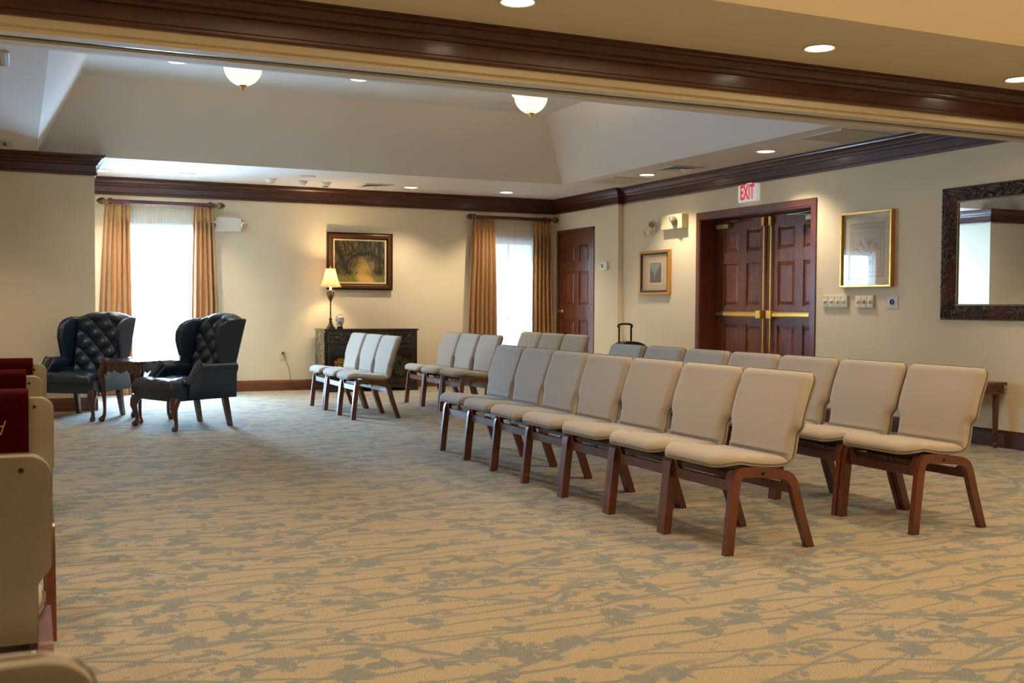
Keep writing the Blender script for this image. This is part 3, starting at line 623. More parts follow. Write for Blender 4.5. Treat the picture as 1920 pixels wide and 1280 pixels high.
def chair_proto(label, group):
    t = thing('stacking_chair', label, 'chair', (0,0,0), 0, group)
    sh = MB().slab(lambda u, v: shp(u, nonlin(v), .011), lambda u, v: shp(u, nonlin(v), 0), 10, 80); obj('shell', sh, M['shell'], t, bevel=.003)
    def warp(f):   # cosine-spaced grid
        return lambda u, v: f(nonlin(u), nonlin(v))
    def cushion(name, s0, s1, H, e0, e1, mid=None):
        f = puff(H, .004, .07, e0, e1, mid)
        def bot(u, v):
            u = nonlin(u); v = nonlin(v); s = s0+(s1-s0)*v; p, n = prof(s); y = (hw(s)-.004)*(2*u-1); return (p[0]+n[0]*.012, y, p[1]+n[1]*.012)
        def top(u, v):
            uu = nonlin(u); vv = nonlin(v); s = s0+(s1-s0)*vv; p, n = prof(s); y = (hw(s)-.004)*(2*uu-1); h = .012+f(uu, vv); return (p[0]+n[0]*h, y, p[1]+n[1]*h)
        obj(name, MB().slab(top, bot, 22, 34), M['fabric'], t)
    cushion('backrest', .003, S_J-.028, .036, .10, .12)
    cushion('seat', S_J-.02, LT-.002, .039, .16, .14, lambda u, v: -.012*math.exp(-((v-.70)/.05)**2)*(abs(2*u-1)**2.5))
    # piping seam between shell and cushions
    pts = []
    for sg in (1, -1):
        rng = [LT*k/70 for k in range(71)]
        if sg < 0: rng = rng[::-1]
        for s in rng:
            p, n = prof(s); pts.append((p[0]+n[0]*.0125, sg*(hw(s)+.0005), p[1]+n[1]*.0125))
    obj('piping', MB().tube(pts, .0022, 6, closed=True), M['seam'], t)
    # bent side frames
    def arc(a, b, c, n=7):
        a, b, c = Vector(a), Vector(b), Vector(c); return [tuple(a*(1-q)**2+b*2*q*(1-q)+c*q*q) for q in [k/n for k in range(n+1)]]
    path = [(.214, 0)]+[(.200, .15), (.187, .26)]+arc((.181, .315), (.176, .378), (.115, .370))+[(.03, .363)]+arc((-.075, .350), (-.132, .343), (-.148, .293))+[(-.182, .18), (-.245, 0)]
    for sg in (1, -1):
        y0, y1 = (.238, .269) if sg > 0 else (-.269, -.238)
        # feet cut level with the floor
        mbf = MB().ribbon(path, [.044]*len(path), y0, y1)
        mbf.v = [(x, y, 0.0 if z < .02 else z) for x, y, z in mbf.v]
        o = obj('leg_frame', mbf, M['leg'], t, bevel=.005)
        obj('bolt', MB().lathe([(.011, sg*.266), (.011, sg*.270), (.004, sg*.2712)], (.035, 0, .362), 'y', 10), M['blackp'], t)
    def rail(name, x, zlo, zhi, zend, mat):
        Y = .238; pl = [(-Y, zlo), (Y, zlo), (Y, zend)]+[(Y-.028, zend-.004), (Y-.040, zhi+.012), (Y-.055, zhi)]+[(-Y+.055, zhi), (-Y+.040, zhi+.012), (-Y+.028, zend-.004)]+[(-Y, zend)]
        mb = MB().prism(pl, 'x', x-.011, x+.011); obj(name, mb, mat, t, bevel=.004)
    rail('front_rail', .172, .282, .330, .378, M['leg']); rail('rear_rail', -.143, .258, .302, .335, M['leg'])
    mb = MB().box((.05, -.225, .335), (.075, .225, .372)).box((.045, -.20, .365), (.085, .20, .388)).box((-.07, -.225, .33), (-.045, .225, .362)).box((-.075, -.20, .355), (-.035, .20, .379))
    obj('seat_bearer', mb, M['dkleg'], t, bevel=.003)
    return t
ORD = {1: 'nearest the camera', 2: 'second from the camera end', 3: 'third from the camera end', 4: 'middle', 5: 'third from the window end', 6: 'second from the window end', 7: 'at the window end'}
ORD3 = {1: 'near end', 2: 'middle', 3: 'far end'}
rows = []
P7 = 3.804/7; GR = 'beige stacking chairs in rows'
BOW = (0, 0, 0, .008, .022, .048, .078)
for k in range(7): rows.append((-4.02+BOW[k], -10.062+P7*(k+.5), 'beige chair in the front row of seven, '+ORD[k+1], 'chairs in the long front row'))
for k in range(7): rows.append((-2.905, -10.055+P7*(k+.5), 'beige chair in the row before the double doors, '+ORD[k+1], 'chairs in the long second row'))
for k in range(3): rows.append((-3.945, -3.900+.556*(k+.5), 'beige chair of the trio in front of the black cabinet, '+ORD3[k+1], 'three chairs before the cabinet'))
for k in range(3): rows.append((-2.845, -3.90+.556*(k+.5), 'beige chair of the trio right of the black cabinet, '+ORD3[k+1], 'three chairs right of the cabinet'))
for k in range(3): rows.append((-1.86, -3.94+.556*(k+.5), 'beige chair of the trio before the corner window, '+ORD3[k+1], 'three chairs before the corner window'))
proto = chair_proto(rows[0][2], rows[0][3])
LEFT = [(-7.249, -8.03, 'farthest at the left edge, under a red sash', 1), (-7.282, -9.06, 'second farthest at the left edge, under a red sash', 1), (-7.276, -10.19, 'third at the left edge, under the lettered sash', 1), (-7.319, -11.64, 'bare back with a small dark hole', 0), (-7.318, -13.0, 'only its rounded top in the bottom left corner', 0)]
left_at = [(x, y-.0, l, s_) for x, y, l, s_ in LEFT]
rc = random.Random(5)
for i, (x, y, lab, grp) in enumerate(rows):
    c = proto if i == 0 else copy_tree(proto)
    c.location = (x+rc.uniform(-.004, .004), y, 0); c.rotation_euler = (0, 0, PI+rc.uniform(-.006, .006)); c['label'] = lab; c['group'] = grp
holes = MB().lathe([(.0095, 0), (.0095, .002), (.004, .0035)], (0, 0, 0), 'x', 14)
def screw(parent, y):
    p, n = prof(.030); mb = MB().lathe([(.0055, 0), (.005, -.002), (.002, -.0025)], (p[0], y, p[1]), 'x', 14); return obj('back_screw', mb, M['dark'], parent)
for i, (x, y, lab, sash) in enumerate(left_at):
    c = copy_tree(proto); c.location = (x, y+.275, 0); c.rotation_euler = (0, 0, PI/2)
    c['label'] = 'beige chair seen from behind, '+lab; c['group'] = 'chairs in the left column'
    for sg in (1, -1): screw(c, sg*.207)
# red sashes hung over the backs of the three farther left chairs
def sash(x, y, label, cut):
    half = .188; o = thing('reserved_sash', label, 'sash', (x, y+.275, 0), PI/2, 'red reserved sashes')
    path = []
    for k in range(14): s = .30*(1-k/13); p, n = prof(s); path.append(p-n*.006)
    p, n = prof(0); d = (prof(0)[0]-prof(.01)[0]).normalized()
    for a in range(1, 6):
        an = PI*a/6; c0 = prof(0)[0]+n*.022+d*.006; path.append(c0+(-n*cos(an))*.028+d*sin(an)*.014)
    for k in range(1, 12): s = .22*k/11; p, n = prof(s); path.append(p+n*(.052 if k > 1 else .050))
    mb = MB(); m = len(path)
    mb.grid(lambda u, v: (path[min(m-1, round(v*(m-1)))][0]+.0015*sin(u*19), (2*u-1)*half, path[min(m-1, round(v*(m-1)))][1]), 14, m-1)
    cl = obj('cloth', mb, M['velvet'], o, solid=.003)
    # script lettering on the rear face
    p, n = prof(.122); q, _ = prof(.07); up = (q-p).normalized(); base = p-n*.0095
    tx = MB().text('Reserved', .074, (base[0], .074, base[1]), (0, -1, 0), (up[0], 0, up[1]), 0, shear=.45, sx=.66, offset=-.001)
    obj('lettering', tx, M['goldthread'], o, solid=.001)
sash(LEFT[0][0]+.013, LEFT[0][1], 'dark red sash draped over the farthest chair back at the left edge', 0)
sash(LEFT[1][0]+.008, LEFT[1][1], 'dark red sash draped over the second farthest chair back at the left edge', 0)
sash(LEFT[2][0]+.002, LEFT[2][1], 'dark red sash with gold script ending in a d, nearest of the sashes', 0)

# ------------------------------------------------------------------ wing armchairs (local: forward +X, width along Y)
def tuft(a, b):
    return (abs(sin(PI*a))*abs(sin(PI*b)))**.55
def wing_chair(label, loc, rz):
    t = thing('wing_armchair', label, 'armchair', loc, rz, 'navy leather wing armchairs'); L = M['leather']
    # seat frame: tapered body with bowed front rail
    pl = [(-.30, -.27), (-.30, .27), (.20, .345), (.31, .355), (.340, .20), (.348, 0), (.340, -.20), (.31, -.355), (.20, -.345)]
    obj('seat_rail', MB().prism(pl, 'z', .262, .375), L, t, bevel=.012)
    # tufted seat cushion
    def ctop(u, v):
        a = nonlin(u); b = nonlin(v); y = (2*a-1)*(.262+.085*min(1, max(0, (b-.70)/.08))); x = -.22+.575*b-.02*abs(2*a-1)**2*b
        r = lambda e, w: math.sqrt(max(0, 1-(1-min(1, e/w))**2)); e = r(min(a, 1-a), .10)*r(b, .05)*r(1-b, .09)
        return (x, y, .365+.09*e-.020*(1-tuft(a*2.6+b*2.4, a*2.6-b*2.4))*e)
    def cbot(u, v): p = ctop(u, v); return (p[0], p[1], .362)
    obj('seat_cushion', MB().slab(ctop, cbot, 44, 44), L, t)
    # back: leaning, rounded crest, button tufted front
    def bx(z): return -.245-(z-.36)*.265
    def crest(a): return 1.035-.055*abs(2*a-1)**2.4
    def bf(u, v):
        a = u; z = .37+(crest(a)-.37)*v; w = .225+.060*v; y = (2*a-1)*w; r = math.sqrt(max(0, 1-(1-min(1, (1-v)/.07))**2)); e = min(1, min(u, 1-u)/.06)
        h = (.062+.042*tuft(a*2.5+v*3.7, a*2.5-v*3.7)*e)*max(.35, r)
        return (bx(z)+h, y, z)
    def bb(u, v):
        a = u; z = .27+(crest(a)-.27)*v; w = .262+.038*v; return (bx(z)-.05*math.sqrt(max(.05, 1-max(0, (v-.94)/.06)**2)), (2*a-1)*w, z)
    m = MB().slab(bf, bb, 60, 96)
    nb = 0
    for ia in range(-6, 12):
        for ib in range(-12, 12):
            a = (ia+ib)/(2*2.5); v = (ia-ib)/(2*3.7)
            if .07 < a < .93 and .04 < v < .93: p = bf(a, v); m.ball((p[0]+.002, p[1], p[2]), .008, 6)
    obj('backrest', m, L, t)
    for sg in (1, -1):
        # wing
        zs = [.50, .56, .62, .70, .78, .86, .92, .96, .985]; xfr = [-.13, -.155, -.15, -.125, -.105, -.115, -.155, -.23, -.36]
        def wf(side):
            def fn(u, v):
                k = v*(len(zs)-1); i = min(int(k), len(zs)-2); q = k-i; z = zs[i]+(zs[i+1]-zs[i])*q; xa = xfr[i]+(xfr[i+1]-xfr[i])*q
                xb = bx(z)-.035; x = xb+(xa-xb)*u; yo = .292+.030*u+.012*v
                r = math.sqrt(max(0, 1-max(0, (u-.86)/.14)**2)); th = .027*max(.02, r)*(1 if v < .9 else max(.1, math.sqrt(max(0, 1-((v-.9)/.1)**2))))
                return (x, sg*(yo+side*th), z)
            return fn
        m = MB().slab(wf(1), wf(-1), 18, 32); obj('wing', m, L, t)
        edge = []
        for k in range(25):
            q = .02+k/24*.96; p = wf(1)(.97, q); edge.append((p[0]+.004, p[1], p[2]))
        obj('wing_piping', MB().tube(edge, .0055, 6), L, t)
        # arm: lofted body with rolled top, front slopes down to the seat
        def topz(x): 
            return .588 if x < .035 else .588-.150*((x-.035)/.13)**1.05
        secs = []; xs = [-.33, -.2, -.1, -.02, .02, .045, .07, .10, .13, .165]
        mbv = []; 
        for x in xs:
            zt_ = topz(x); ro = .042 if x < .14 else .034; yo = .315+.02*(x+.3)/.6; ring = []
            ring += [(x, yo-.025-.0*x, .27), (x, yo-.03, zt_-.09), (x, yo-.045, zt_-.035)]
            for k in range(7): an = PI*.95-k*PI*1.15/6; ring.append((x, yo+.012+ro*1.05*cos(an), zt_-ro+ro*sin(an)))
            ring += [(x, yo+.030, zt_-.10), (x, yo+.024, .27)]
            mbv.append([(a, sg*b, c) for a, b, c in ring])
        n = len(mbv[0]); mm = MB(); v = [p for r_ in mbv for p in r_]; f = [(i*n+j, i*n+(j+1) % n, (i+1)*n+(j+1) % n, (i+1)*n+j) for i in range(len(mbv)-1) for j in range(n)]
        mm.add(v, f, 0, True); mm.add(mbv[0], [tuple(range(n))]); mm.add(mbv[-1], [tuple(range(n))]); obj('arm', mm, L, t)
        # nail-studded scroll panel on the sloping arm front
        nm = MB()
        for side in (-1, 1):
            for k in range(17):
                q = k/16; x = .035+.13*q; zt_ = topz(x); w = .043*(1-.42*q); nm.ball((x+.014, sg*(.330+.008*q+side*w), zt_-.012-.012*abs(side)), .0062, 5)
        for k in range(7): an = PI*k/6; nm.ball((.036+.006, sg*.330+.043*cos(an), .578+.010*sin(an)), .006, 5)
        obj('nailheads', nm, M['nail'], t)
        sc_ = []
        for k in range(9): q = k/8; x = .035+.13*q; sc_.append((x+.006, sg*(.330+.008*q), topz(x)-.018))
        obj('scroll_panel', MB().tube(sc_, [.040, .040, .038, .035, .032, .029, .027, .024, .018], 12), L, t)
        # front cabriole leg
        y = .345; pts = [(.285, y-.01, .275), (.305, y+.0, .235), (.312, y+.005, .19), (.296, y-.002, .13), (.284, y-.006, .08), (.286, y-.004, .045), (.302, y+.002, .022), (.308, y+.004, .0)]
        obj('front_leg', MB().tube([(a, sg*b, c) for a, b, c in pts], [.046, .042, .033, .022, .017, .018, .027, .022], 14).ball((.304, sg*(y+.003), .018), .027, 10, sc=(1.1, 1, .62)), M['maho'], t)
        obj('rear_leg', MB().frustum([(-.335, sg*.255-.02, 0), (-.335, sg*.255+.02, 0), (-.295, sg*.255+.02, 0), (-.295, sg*.255-.02, 0)], [(-.29, sg*.245-.026, .275), (-.29, sg*.245+.026, .275), (-.235, sg*.245+.026, .275), (-.235, sg*.245-.026, .275)]), M['maho'], t, bevel=.004)
        tr = MB()
        for k in range(8): tr.ball((.305+.001*k, sg*(.30+.011*k), .268), .0055, 5)
        obj('leg_nails', tr, M['nail'], t)
    return t
wing_chair('navy leather wing armchair right of the small table, its side turned to the camera', (-5.735, -3.815, 0), math.radians(203))
wing_chair('navy leather wing armchair left of the small table, its tufted back facing the camera', (-6.56, -2.64, 0), math.radians(231))

# ------------------------------------------------------------------ small mahogany table between the armchairs
t = thing('side_table', 'square mahogany table with scalloped apron and cabriole legs between the armchairs', 'table', (-6.085, -3.13, 0), math.radians(45))
R0 = .215; top = []
for k in range(40):
    a = 2*PI*k/40; rr = .262/max(abs(cos(a)), abs(sin(a))); rr = min(rr, .335)+.006*cos(8*a); top.append((rr*cos(a), rr*sin(a)))
obj('table_top', MB().prism(top, 'z', .560, .580), M['maho'], t, bevel=.006)
for q in range(4):
    m = MB(); n = 24; lo = []
    for k in range(n+1): y = -.20+.40*k/n; lo.append((y, .492-.030*abs(sin(3*PI*k/n))**.7*(1 if 4 < k < 20 else .4)-(.035 if k < 3 or k > 21 else 0)))
    m.prism([(.20, .561), (-.20, .561)]+lo, 'x', .205, .222); a = q*PI/2
    m.v = [(x*cos(a)-y*sin(a), x*sin(a)+y*cos(a), z) for x, y, z in m.v]; obj('apron', m, M['maho'], t)
    b = a+PI/4; rad = lambda r, z: (r*cos(b), r*sin(b), z)
    pts = [rad(.285, .56), rad(.30, .50), rad(.318, .44), rad(.306, .36), rad(.293, .24), rad(.288, .12), rad(.292, .06), rad(.312, .025), rad(.322, .0)]
    obj('leg', MB().tube(pts, [.034, .040, .036, .027, .019, .015, .017, .027, .022], 12).ball(rad(.315, .022), .030, 10, sc=(1, 1, .7)), M['maho'], t)

# ------------------------------------------------------------------ low table under the mirror
t = thing('console_table', 'low carved wooden table with fluted legs under the big mirror, behind the chairs', 'table', (-.175, -7.30, 0))
obj('table_top', MB().prism([(-.245, -.50), (-.225, -.545), (-.18, -.565), (.22, -.565), (.22, .565), (-.18, .565), (-.225, .545), (-.245, .50)], 'z', .505, .530), M['walnut'], t, bevel=.005)
obj('apron', MB().prism([(-.225, -.48), (-.165, -.545), (.21, -.545), (.21, .545), (-.165, .545), (-.225, .48)], 'z', .435, .505), M['walnut'], t, bevel=.003)
for sx_ in (-.20, .17):
    for sy_ in (-.50, .50):
        pr = [(.012, 0), (.020, .03), (.012, .045), (.022, .06), (.024, .09), (.014, .10), (.020, .11), (.026, .38), (.020, .395), (.030, .405), (.030, .435)]
        m = MB()
        for j in range(len(pr)-1): pass
        v = []; n = 32
        for r, h in pr:
            for k in range(n): a = 2*PI*k/n; rr = r*(1-.12*(k % 4 == 0)) if .1 < h < .39 else r; v.append((sx_+rr*cos(a), sy_+rr*sin(a), h))
        m.add(v, [(j*n+i, j*n+(i+1) % n, (j+1)*n+(i+1) % n, (j+1)*n+i) for j in range(len(pr)-1) for i in range(n)], 0, False); m.add(v[:n], [tuple(range(n))])
        obj('leg', m, M['walnut'], t)
for sx_ in (-.17, .17): obj('rosette', MB().lathe([(.020, -.545), (.018, -.551), (.008, -.548), (.006, -.556)], (sx_, 0, .47), 'y', 16), M['walnut'], t)

# ------------------------------------------------------------------ black lacquer cabinet
cx0, cx1, cy0, cy1, ct = -3.565, -2.305, -.555, -.045, .812
t = thing('lacquer_cabinet', 'black lacquer cabinet painted with flowers under the landscape painting', 'cabinet', ((cx0+cx1)/2, (cy0+cy1)/2, 0)); hx = (cx1-cx0)/2; hy = (cy1-cy0)/2
obj('body', MB().box((-hx+.01, -hy+.02, .085), (hx-.01, hy, ct-.022)), M['lacquer'], t, bevel=.002)
obj('side_panel', MB().box((-hx+.001, -hy+.04, .12), (-hx+.011, hy-.02, ct-.045)), M['lacside'], t)
obj('cabinet_top', MB().box((-hx-.004, -hy, ct-.022), (hx+.004, hy, ct)), M['lacquer'], t, bevel=.004)
pl = [(-hx, 0), (-hx+.16, 0), (-hx+.20, .03), (-hx+.30, .045), (-.12, .05), (0, .035), (.12, .05), (hx-.30, .045), (hx-.20, .03), (hx-.16, 0), (hx, 0), (hx, .09), (-hx, .09)]
obj('plinth', MB().prism(pl, 'y', -hy, -hy+.02).box((-hx, -hy+.02, 0), (-hx+.02, hy, .09)).box((hx-.02, -hy+.02, 0), (hx, hy, .09)), M['lacquer'], t)
def gilt(parent, x0, x1, z0, z1, y, w=.004):
    obj('gilt_line', MB().box((x0, y-.001, z0), (x1, y, z0+w)).box((x0, y-.001, z1-w), (x1, y, z1)).box((x0, y-.001, z0), (x0+w, y, z1)).box((x1-w, y-.001, z0), (x1, y, z1)), M['lacline'], parent)
yf = -hy+.02
for k in range(2):
    x0 = -hx+.03+k*(hx-.015); x1 = x0+hx-.045; d = obj('drawer', MB().box((x0, yf-.014, .625), (x1, yf, .775)), M['lacquer'], t, bevel=.002); gilt(d, x0+.015, x1-.015, .64, .76, yf-.0145)
    m = MB(); rr_ = random.Random(k+3)
    for q in range(34):
        cx = x0+.05+(x1-x0-.10)*rr_.random(); cz = .70+rr_.uniform(-.035, .035)+.015*sin(cx*14); r = rr_.uniform(.006, .016)
        m.add([(cx+r*cos(2*PI*a/7)*(1+.3*(a % 2)), yf-.0152-q*.00001, cz+r*.8*sin(2*PI*a/7)) for a in range(7)], [tuple(range(6, -1, -1))])
    obj('painted_flowers', m, M['mother'], d)
    d = obj('door', MB().box((x0, yf-.014, .11), (x1, yf, .605)), M['lacquer'], t, bevel=.002); gilt(d, x0+.02, x1-.02, .13, .585, yf-.0145); gilt(d, x0+.045, x1-.045, .155, .56, yf-.0145, .003)
    m = MB()
    for q in range(120):
        a = rr_.random()*2*PI; R2 = math.sqrt(rr_.random()); cx = (x0+x1)/2-.08+(.16 if k else .0)+.13*R2*cos(a); cz = .36+.13*R2*sin(a)*.9-.03; r = rr_.uniform(.010, .02)
        m.add([(cx+r*cos(2*PI*b/8), yf-.0152-q*.00001, cz+r*sin(2*PI*b/8)) for b in range(8)], [tuple(range(7, -1, -1))])
    obj('painted_flowers', m, M['foliage'] if k else M['mum'], d)

# table lamp
lx, ly = -3.425, -.31
t = thing('table_lamp', 'lit table lamp with cream bell shade and bronze stem on the black cabinet', 'lamp', (lx, ly, ct))
bs = MB().prism([(-.052, -.03), (-.03, -.052), (.03, -.052), (.052, -.03), (.052, .03), (.03, .052), (-.03, .052), (-.052, .03)], 'z', 0, .022).lathe([(.040, .02), (.034, .05), (.018, .072), (.024, .085), (.012, .10)], n=20)
obj('base', bs, M['bronze'], t, bevel=.003)
obj('stem', MB().lathe([(.012, .10), (.022, .115), (.022, .125), (.010, .14), (.009, .34), (.015, .36), (.013, .375), (.022, .40), (.024, .43), (.014, .445), (.012, .50)], n=18), M['bronze'], t)
m = MB()
for k in range(4):
    a = k*PI/2+.3; p = [(.016, .372), (.030, .395), (.048, .43), (.052, .46), (.040, .482), (.016, .488)]; m.tube([(r*cos(a), r*sin(a), z) for r, z in p], .005, 6)
obj('scroll_arm', m, M['bronze'], t)
def shf(u, v):
    z = .775-.235*v; r = .062+.068*v**1.35+.010*max(0, v-.85)/.15; return (r*cos(2*PI*u), r*sin(2*PI*u), z)
sd = obj('lamp_shade', MB().grid(shf, 48, 20, closeu=True), M['shade'], t, solid=.002)
m = MB()
for k in range(8): a = k/8+.03; m.tube([(shf(a, j/12)[0]*1.012, shf(a, j/12)[1]*1.012, shf(a, j/12)[2]) for j in range(13)], .0018, 5)
m.tube([(shf(a/40, 1)[0]*1.01, shf(a/40, 1)[1]*1.01, .542) for a in range(40)], .004, 6, closed=True)
obj('shade_rib', m, M['pliner'], sd)
obj('finial', MB().lathe([(.004, .765), (.009, .785), (.004, .80), (.001, .812)], n=12).tube([(-.062, 0, .772), (0, 0, .768), (.062, 0, .772)], .002, 5), M['brass'], t)
obj('bulb', MB().ball((0, 0, .655), .026, 12, sc=(1, 1, 1.3)).lathe([(.012, .50), (.012, .62)], n=10), M['lens'], t)
lamp_point(lx, ly, ct+.70, 17, (1, .72, .38), .045)
# porcelain jar on a stand
t = thing('ginger_jar', 'small white porcelain jar with faded flowers beside the lamp on the cabinet', 'jar', (-3.318, -.37, ct))
obj('stand', MB().lathe([(.036, 0), (.044, .006), (.034, .018), (.040, .026)], n=20), M['pframed'], t)
obj('jar', MB().lathe([(.030, .026), (.040, .045), (.053, .09), (.058, .13), (.054, .155), (.036, .170), (.030, .176)], n=28), M['vase'], t)
obj('lid', MB().lathe([(.036, .176), (.036, .182), (.024, .193), (.006, .197), (.008, .204), (.001, .208)], n=24), M['vase'], t)

# ------------------------------------------------------------------ pictures
def frame_rect(m, axis, a0, a1, z0, z1, w, d0, d1, mi=0, s_=1):
    """mitred bar frame; axis 'x' -> on back wall (depth toward -y); 'y' -> on right wall (depth toward -x)"""
    def P(a, z, d): return (a, -d, z) if axis == 'x' else (D-d, a, z)
    for (A, B, C_, E_) in (((a0, z0), (a1, z0), (a1-w, z0+w), (a0+w, z0+w)), ((a1, z0), (a1, z1), (a1-w, z1-w), (a1-w, z0+w)), ((a1, z1), (a0, z1), (a0+w, z1-w), (a1-w, z1-w)), ((a0, z1), (a0, z0), (a0+w, z0+w), (a0+w, z1-w))):
        lo = [P(p[0], p[1], d0) for p in (A, B, C_, E_)]; hi = [P(A[0], A[1], d1), P(B[0], B[1], d1), P(C_[0], C_[1], d1), P(E_[0], E_[1], d1)]
        m.frustum(lo, hi, mi)
    return m
o0 = (-2.95, 0, 1.70)
t = thing('landscape_painting', 'framed painting of a tree-lined lane above the black cabinet', 'painting', o0)
def sub(name, mb, mat, par, org, **kw): return obj(name, shift(mb, org), mat, par, **kw)
m = MB(); frame_rect(m, 'x', -3.40, -2.495, 1.32, 2.082, .018, .0, .05); sub('outer_frame', m, M['pframed'], t, o0)
m = MB(); frame_rect(m, 'x', -3.382, -2.513, 1.338, 2.064, .052, .0, .062); sub('frame', m, M['pframe'], t, o0, bevel=.012)
m = MB(); frame_rect(m, 'x', -3.332, -2.563, 1.388, 2.014, .016, .0, .035); sub('frame_lip', m, M['pframed'], t, o0)
m = MB(); frame_rect(m, 'x', -3.318, -2.577, 1.402, 2.0, .024, .0, .03); sub('liner', m, M['pliner'], t, o0)
sub('canvas', MB().box((-3.30, -.022, 1.42), (-2.595, -.012, 1.982)), M['landscape'], t, o0)
# small engraving
o1 = (D, -2.61, 1.54); t = thing('framed_engraving', 'small framed grey engraving in a wide tan mat, left of the double doors', 'picture', o1)
m = MB(); frame_rect(m, 'y', -2.952, -2.268, 1.268, 1.812, .030, .0, .040); sub('frame', m, M['goldf'], t, o1, bevel=.003)
m = MB(); frame_rect(m, 'y', -2.924, -2.296, 1.296, 1.784, .024, .0, .034); sub('inner_frame', m, M['bluef'], t, o1)
sub('mat_board', MB().box((D-.016, -2.90, 1.32), (D-.010, -2.32, 1.76)), M['mat2'], t, o1)
sub('print_border', MB().box((D-.0165, -2.775, 1.395), (D-.016, -2.475, 1.685)), M['mat'], t, o1)
sub('print', MB().box((D-.0172, -2.755, 1.415), (D-.0165, -2.495, 1.665)), M['engr'], t, o1)
sub('glass', MB().add([(D-.022, -2.905, 1.315), (D-.022, -2.315, 1.315), (D-.022, -2.315, 1.765), (D-.022, -2.905, 1.765)], [(3,2,1,0)]), M['pglass'], t, o1)
# tall botanical drawing
o2 = (D, -6.265, 1.66); t = thing('framed_drawing', 'gold-framed pencil drawing of a tree between double doors and mirror', 'picture', o2)
m = MB(); frame_rect(m, 'y', -6.600, -5.935, 1.308, 2.010, .022, .0, .045); sub('frame', m, M['goldf'], t, o2, bevel=.004)
sub('mat_board', MB().box((D-.016, -6.585, 1.325), (D-.008, -5.95, 1.995)), M['mat'], t, o2)
sub('paper', MB().box((D-.0168, -6.49, 1.40), (D-.016, -6.045, 1.905)), M['print'], t, o2)
m = MB()
def ln(p, q, w=.0016): 
    a = Vector((0, p[0], p[1])); b = Vector((0, q[0], q[1])); d = (b-a).normalized(); nrm = Vector((0, -d.z, d.y))*w
    m.add([(D-.0172, *(a+nrm)[1:]), (D-.0172, *(b+nrm)[1:]), (D-.0172, *(b-nrm)[1:]), (D-.0172, *(a-nrm)[1:])], [(0,1,2,3)])
for a0, a1, z0, z1 in ((-6.485, -6.05, 1.405, 1.90), (-6.445, -6.09, 1.45, 1.86)):
    ln((a0, z0), (a1, z0)); ln((a1, z0), (a1, z1)); ln((a1, z1), (a0, z1)); ln((a0, z1), (a0, z0))
sub('ruled_border', m, M['inkl'], t, o2)
m = MB(); rt = random.Random(11)
def branch(y, z, a, l, w, dep):
    y2 = y+l*sin(a); z2 = z+l*cos(a); ln((y, z), (y2, z2), w)
    if dep:
        for k in range(rt.choice((2, 3, 3))): branch(y2, z2, a+rt.uniform(-.75, .75), l*rt.uniform(.55, .8), w*.6, dep-1)
ln((-6.255, 1.46), (-6.262, 1.60), .005); ln((-6.275, 1.46), (-6.268, 1.60), .003); ln((-6.24, 1.46), (-6.25, 1.58), .002)
for a in (-.7, -.35, -.05, .3, .6): branch(-6.262, 1.56, a, .075, .0022, 4)
for k in range(40): y = rt.uniform(-6.36, -6.16); ln((y, 1.52+rt.uniform(-.02, .03)), (y+.015, 1.54+rt.uniform(0, .05)), .0014)
sub('drawing', m, M['ink'], t, o2)
sub('glass', MB().add([(D-.026, -6.582, 1.326), (D-.026, -5.953, 1.326), (D-.026, -5.953, 1.992), (D-.026, -6.582, 1.992)], [(3,2,1,0)]), M['pglass'], t, o2)
# big mirror
MY0, MY1, MZ0, MZ1 = -8.02, -7.152, 1.018, 2.134
MY0 = -8.60
o3 = (D, -7.88, 1.576); t = thing('wall_mirror', 'large mirror in a dark carved bronze frame on the right wall', 'mirror', o3)
m = MB(); FW = .172
random.seed(3)
def ornate(a0, a1, z0, z1):
    m = MB()
    def P(a, z, d): return (D-d, a, z)
    # four mitred bars with a carved, bumpy cross-section
    def bar(c0, c1, i0, i1, n):
        def prof_(w, q):
            base = .010+.046*math.sin(PI*min(1, w*1.25)*.9)**.6*(1-w*.25)
            if w < .10: base = base*.9
            if .16 < w < .72: base += .007*sin(q*61+3*sin(q*17))*sin(w*23)+.005*sin(q*143+w*31)
            if .80 < w < .92: base += .006*(1 if int(q*n*1.5) % 2 else -1)
            if w < .03: base = .004
            return base
        def fn(u, v):
            a = c0[0]+(c1[0]-c0[0])*u; z = c0[1]+(c1[1]-c0[1])*u; b = i0[0]+(i1[0]-i0[0])*u; y = i0[1]+(i1[1]-i0[1])*u
            Lq = math.hypot(c1[0]-c0[0], c1[1]-c0[1])
            return P(a+(b-a)*v, z+(y-z)*v, prof_(v, u*Lq) if 0 < v < 1 else (.0 if v == 0 else .012))
        m.grid(fn, n, 26)
    A = [(a1, z0), (a0, z0), (a0, z1), (a1, z1)]; w = FW; I = [(a1-w, z0+w*.72), (a0+w, z0+w*.72), (a0+w, z1-w*.72), (a1-w, z1-w*.72)]
    for k in range(4):
        bar(A[k], A[(k+1) % 4], I[k], I[(k+1) % 4], 150)
    return m
sub('frame', ornate(MY0, MY1, MZ0, MZ1), M['ornate'], t, o3)
m = MB(); frame_rect(m, 'y', MY0+FW-.004, MY1-FW+.004, MZ0+FW*.72-.004, MZ1-FW*.72+.004, .014, .0, .022); sub('bead_edge', m, M['bronze'], t, o3)
sub('mirror_glass', MB().box((D-.012, MY0+.05, MZ0+.05), (D-.004, MY1-.05, MZ1-.05)), M['mirror'], t, o3)
sub('backing', MB().box((D-.006, MY0+.005, MZ0+.005), (D-.0005, MY1-.005, MZ1-.005)), M['dark'], t, o3)

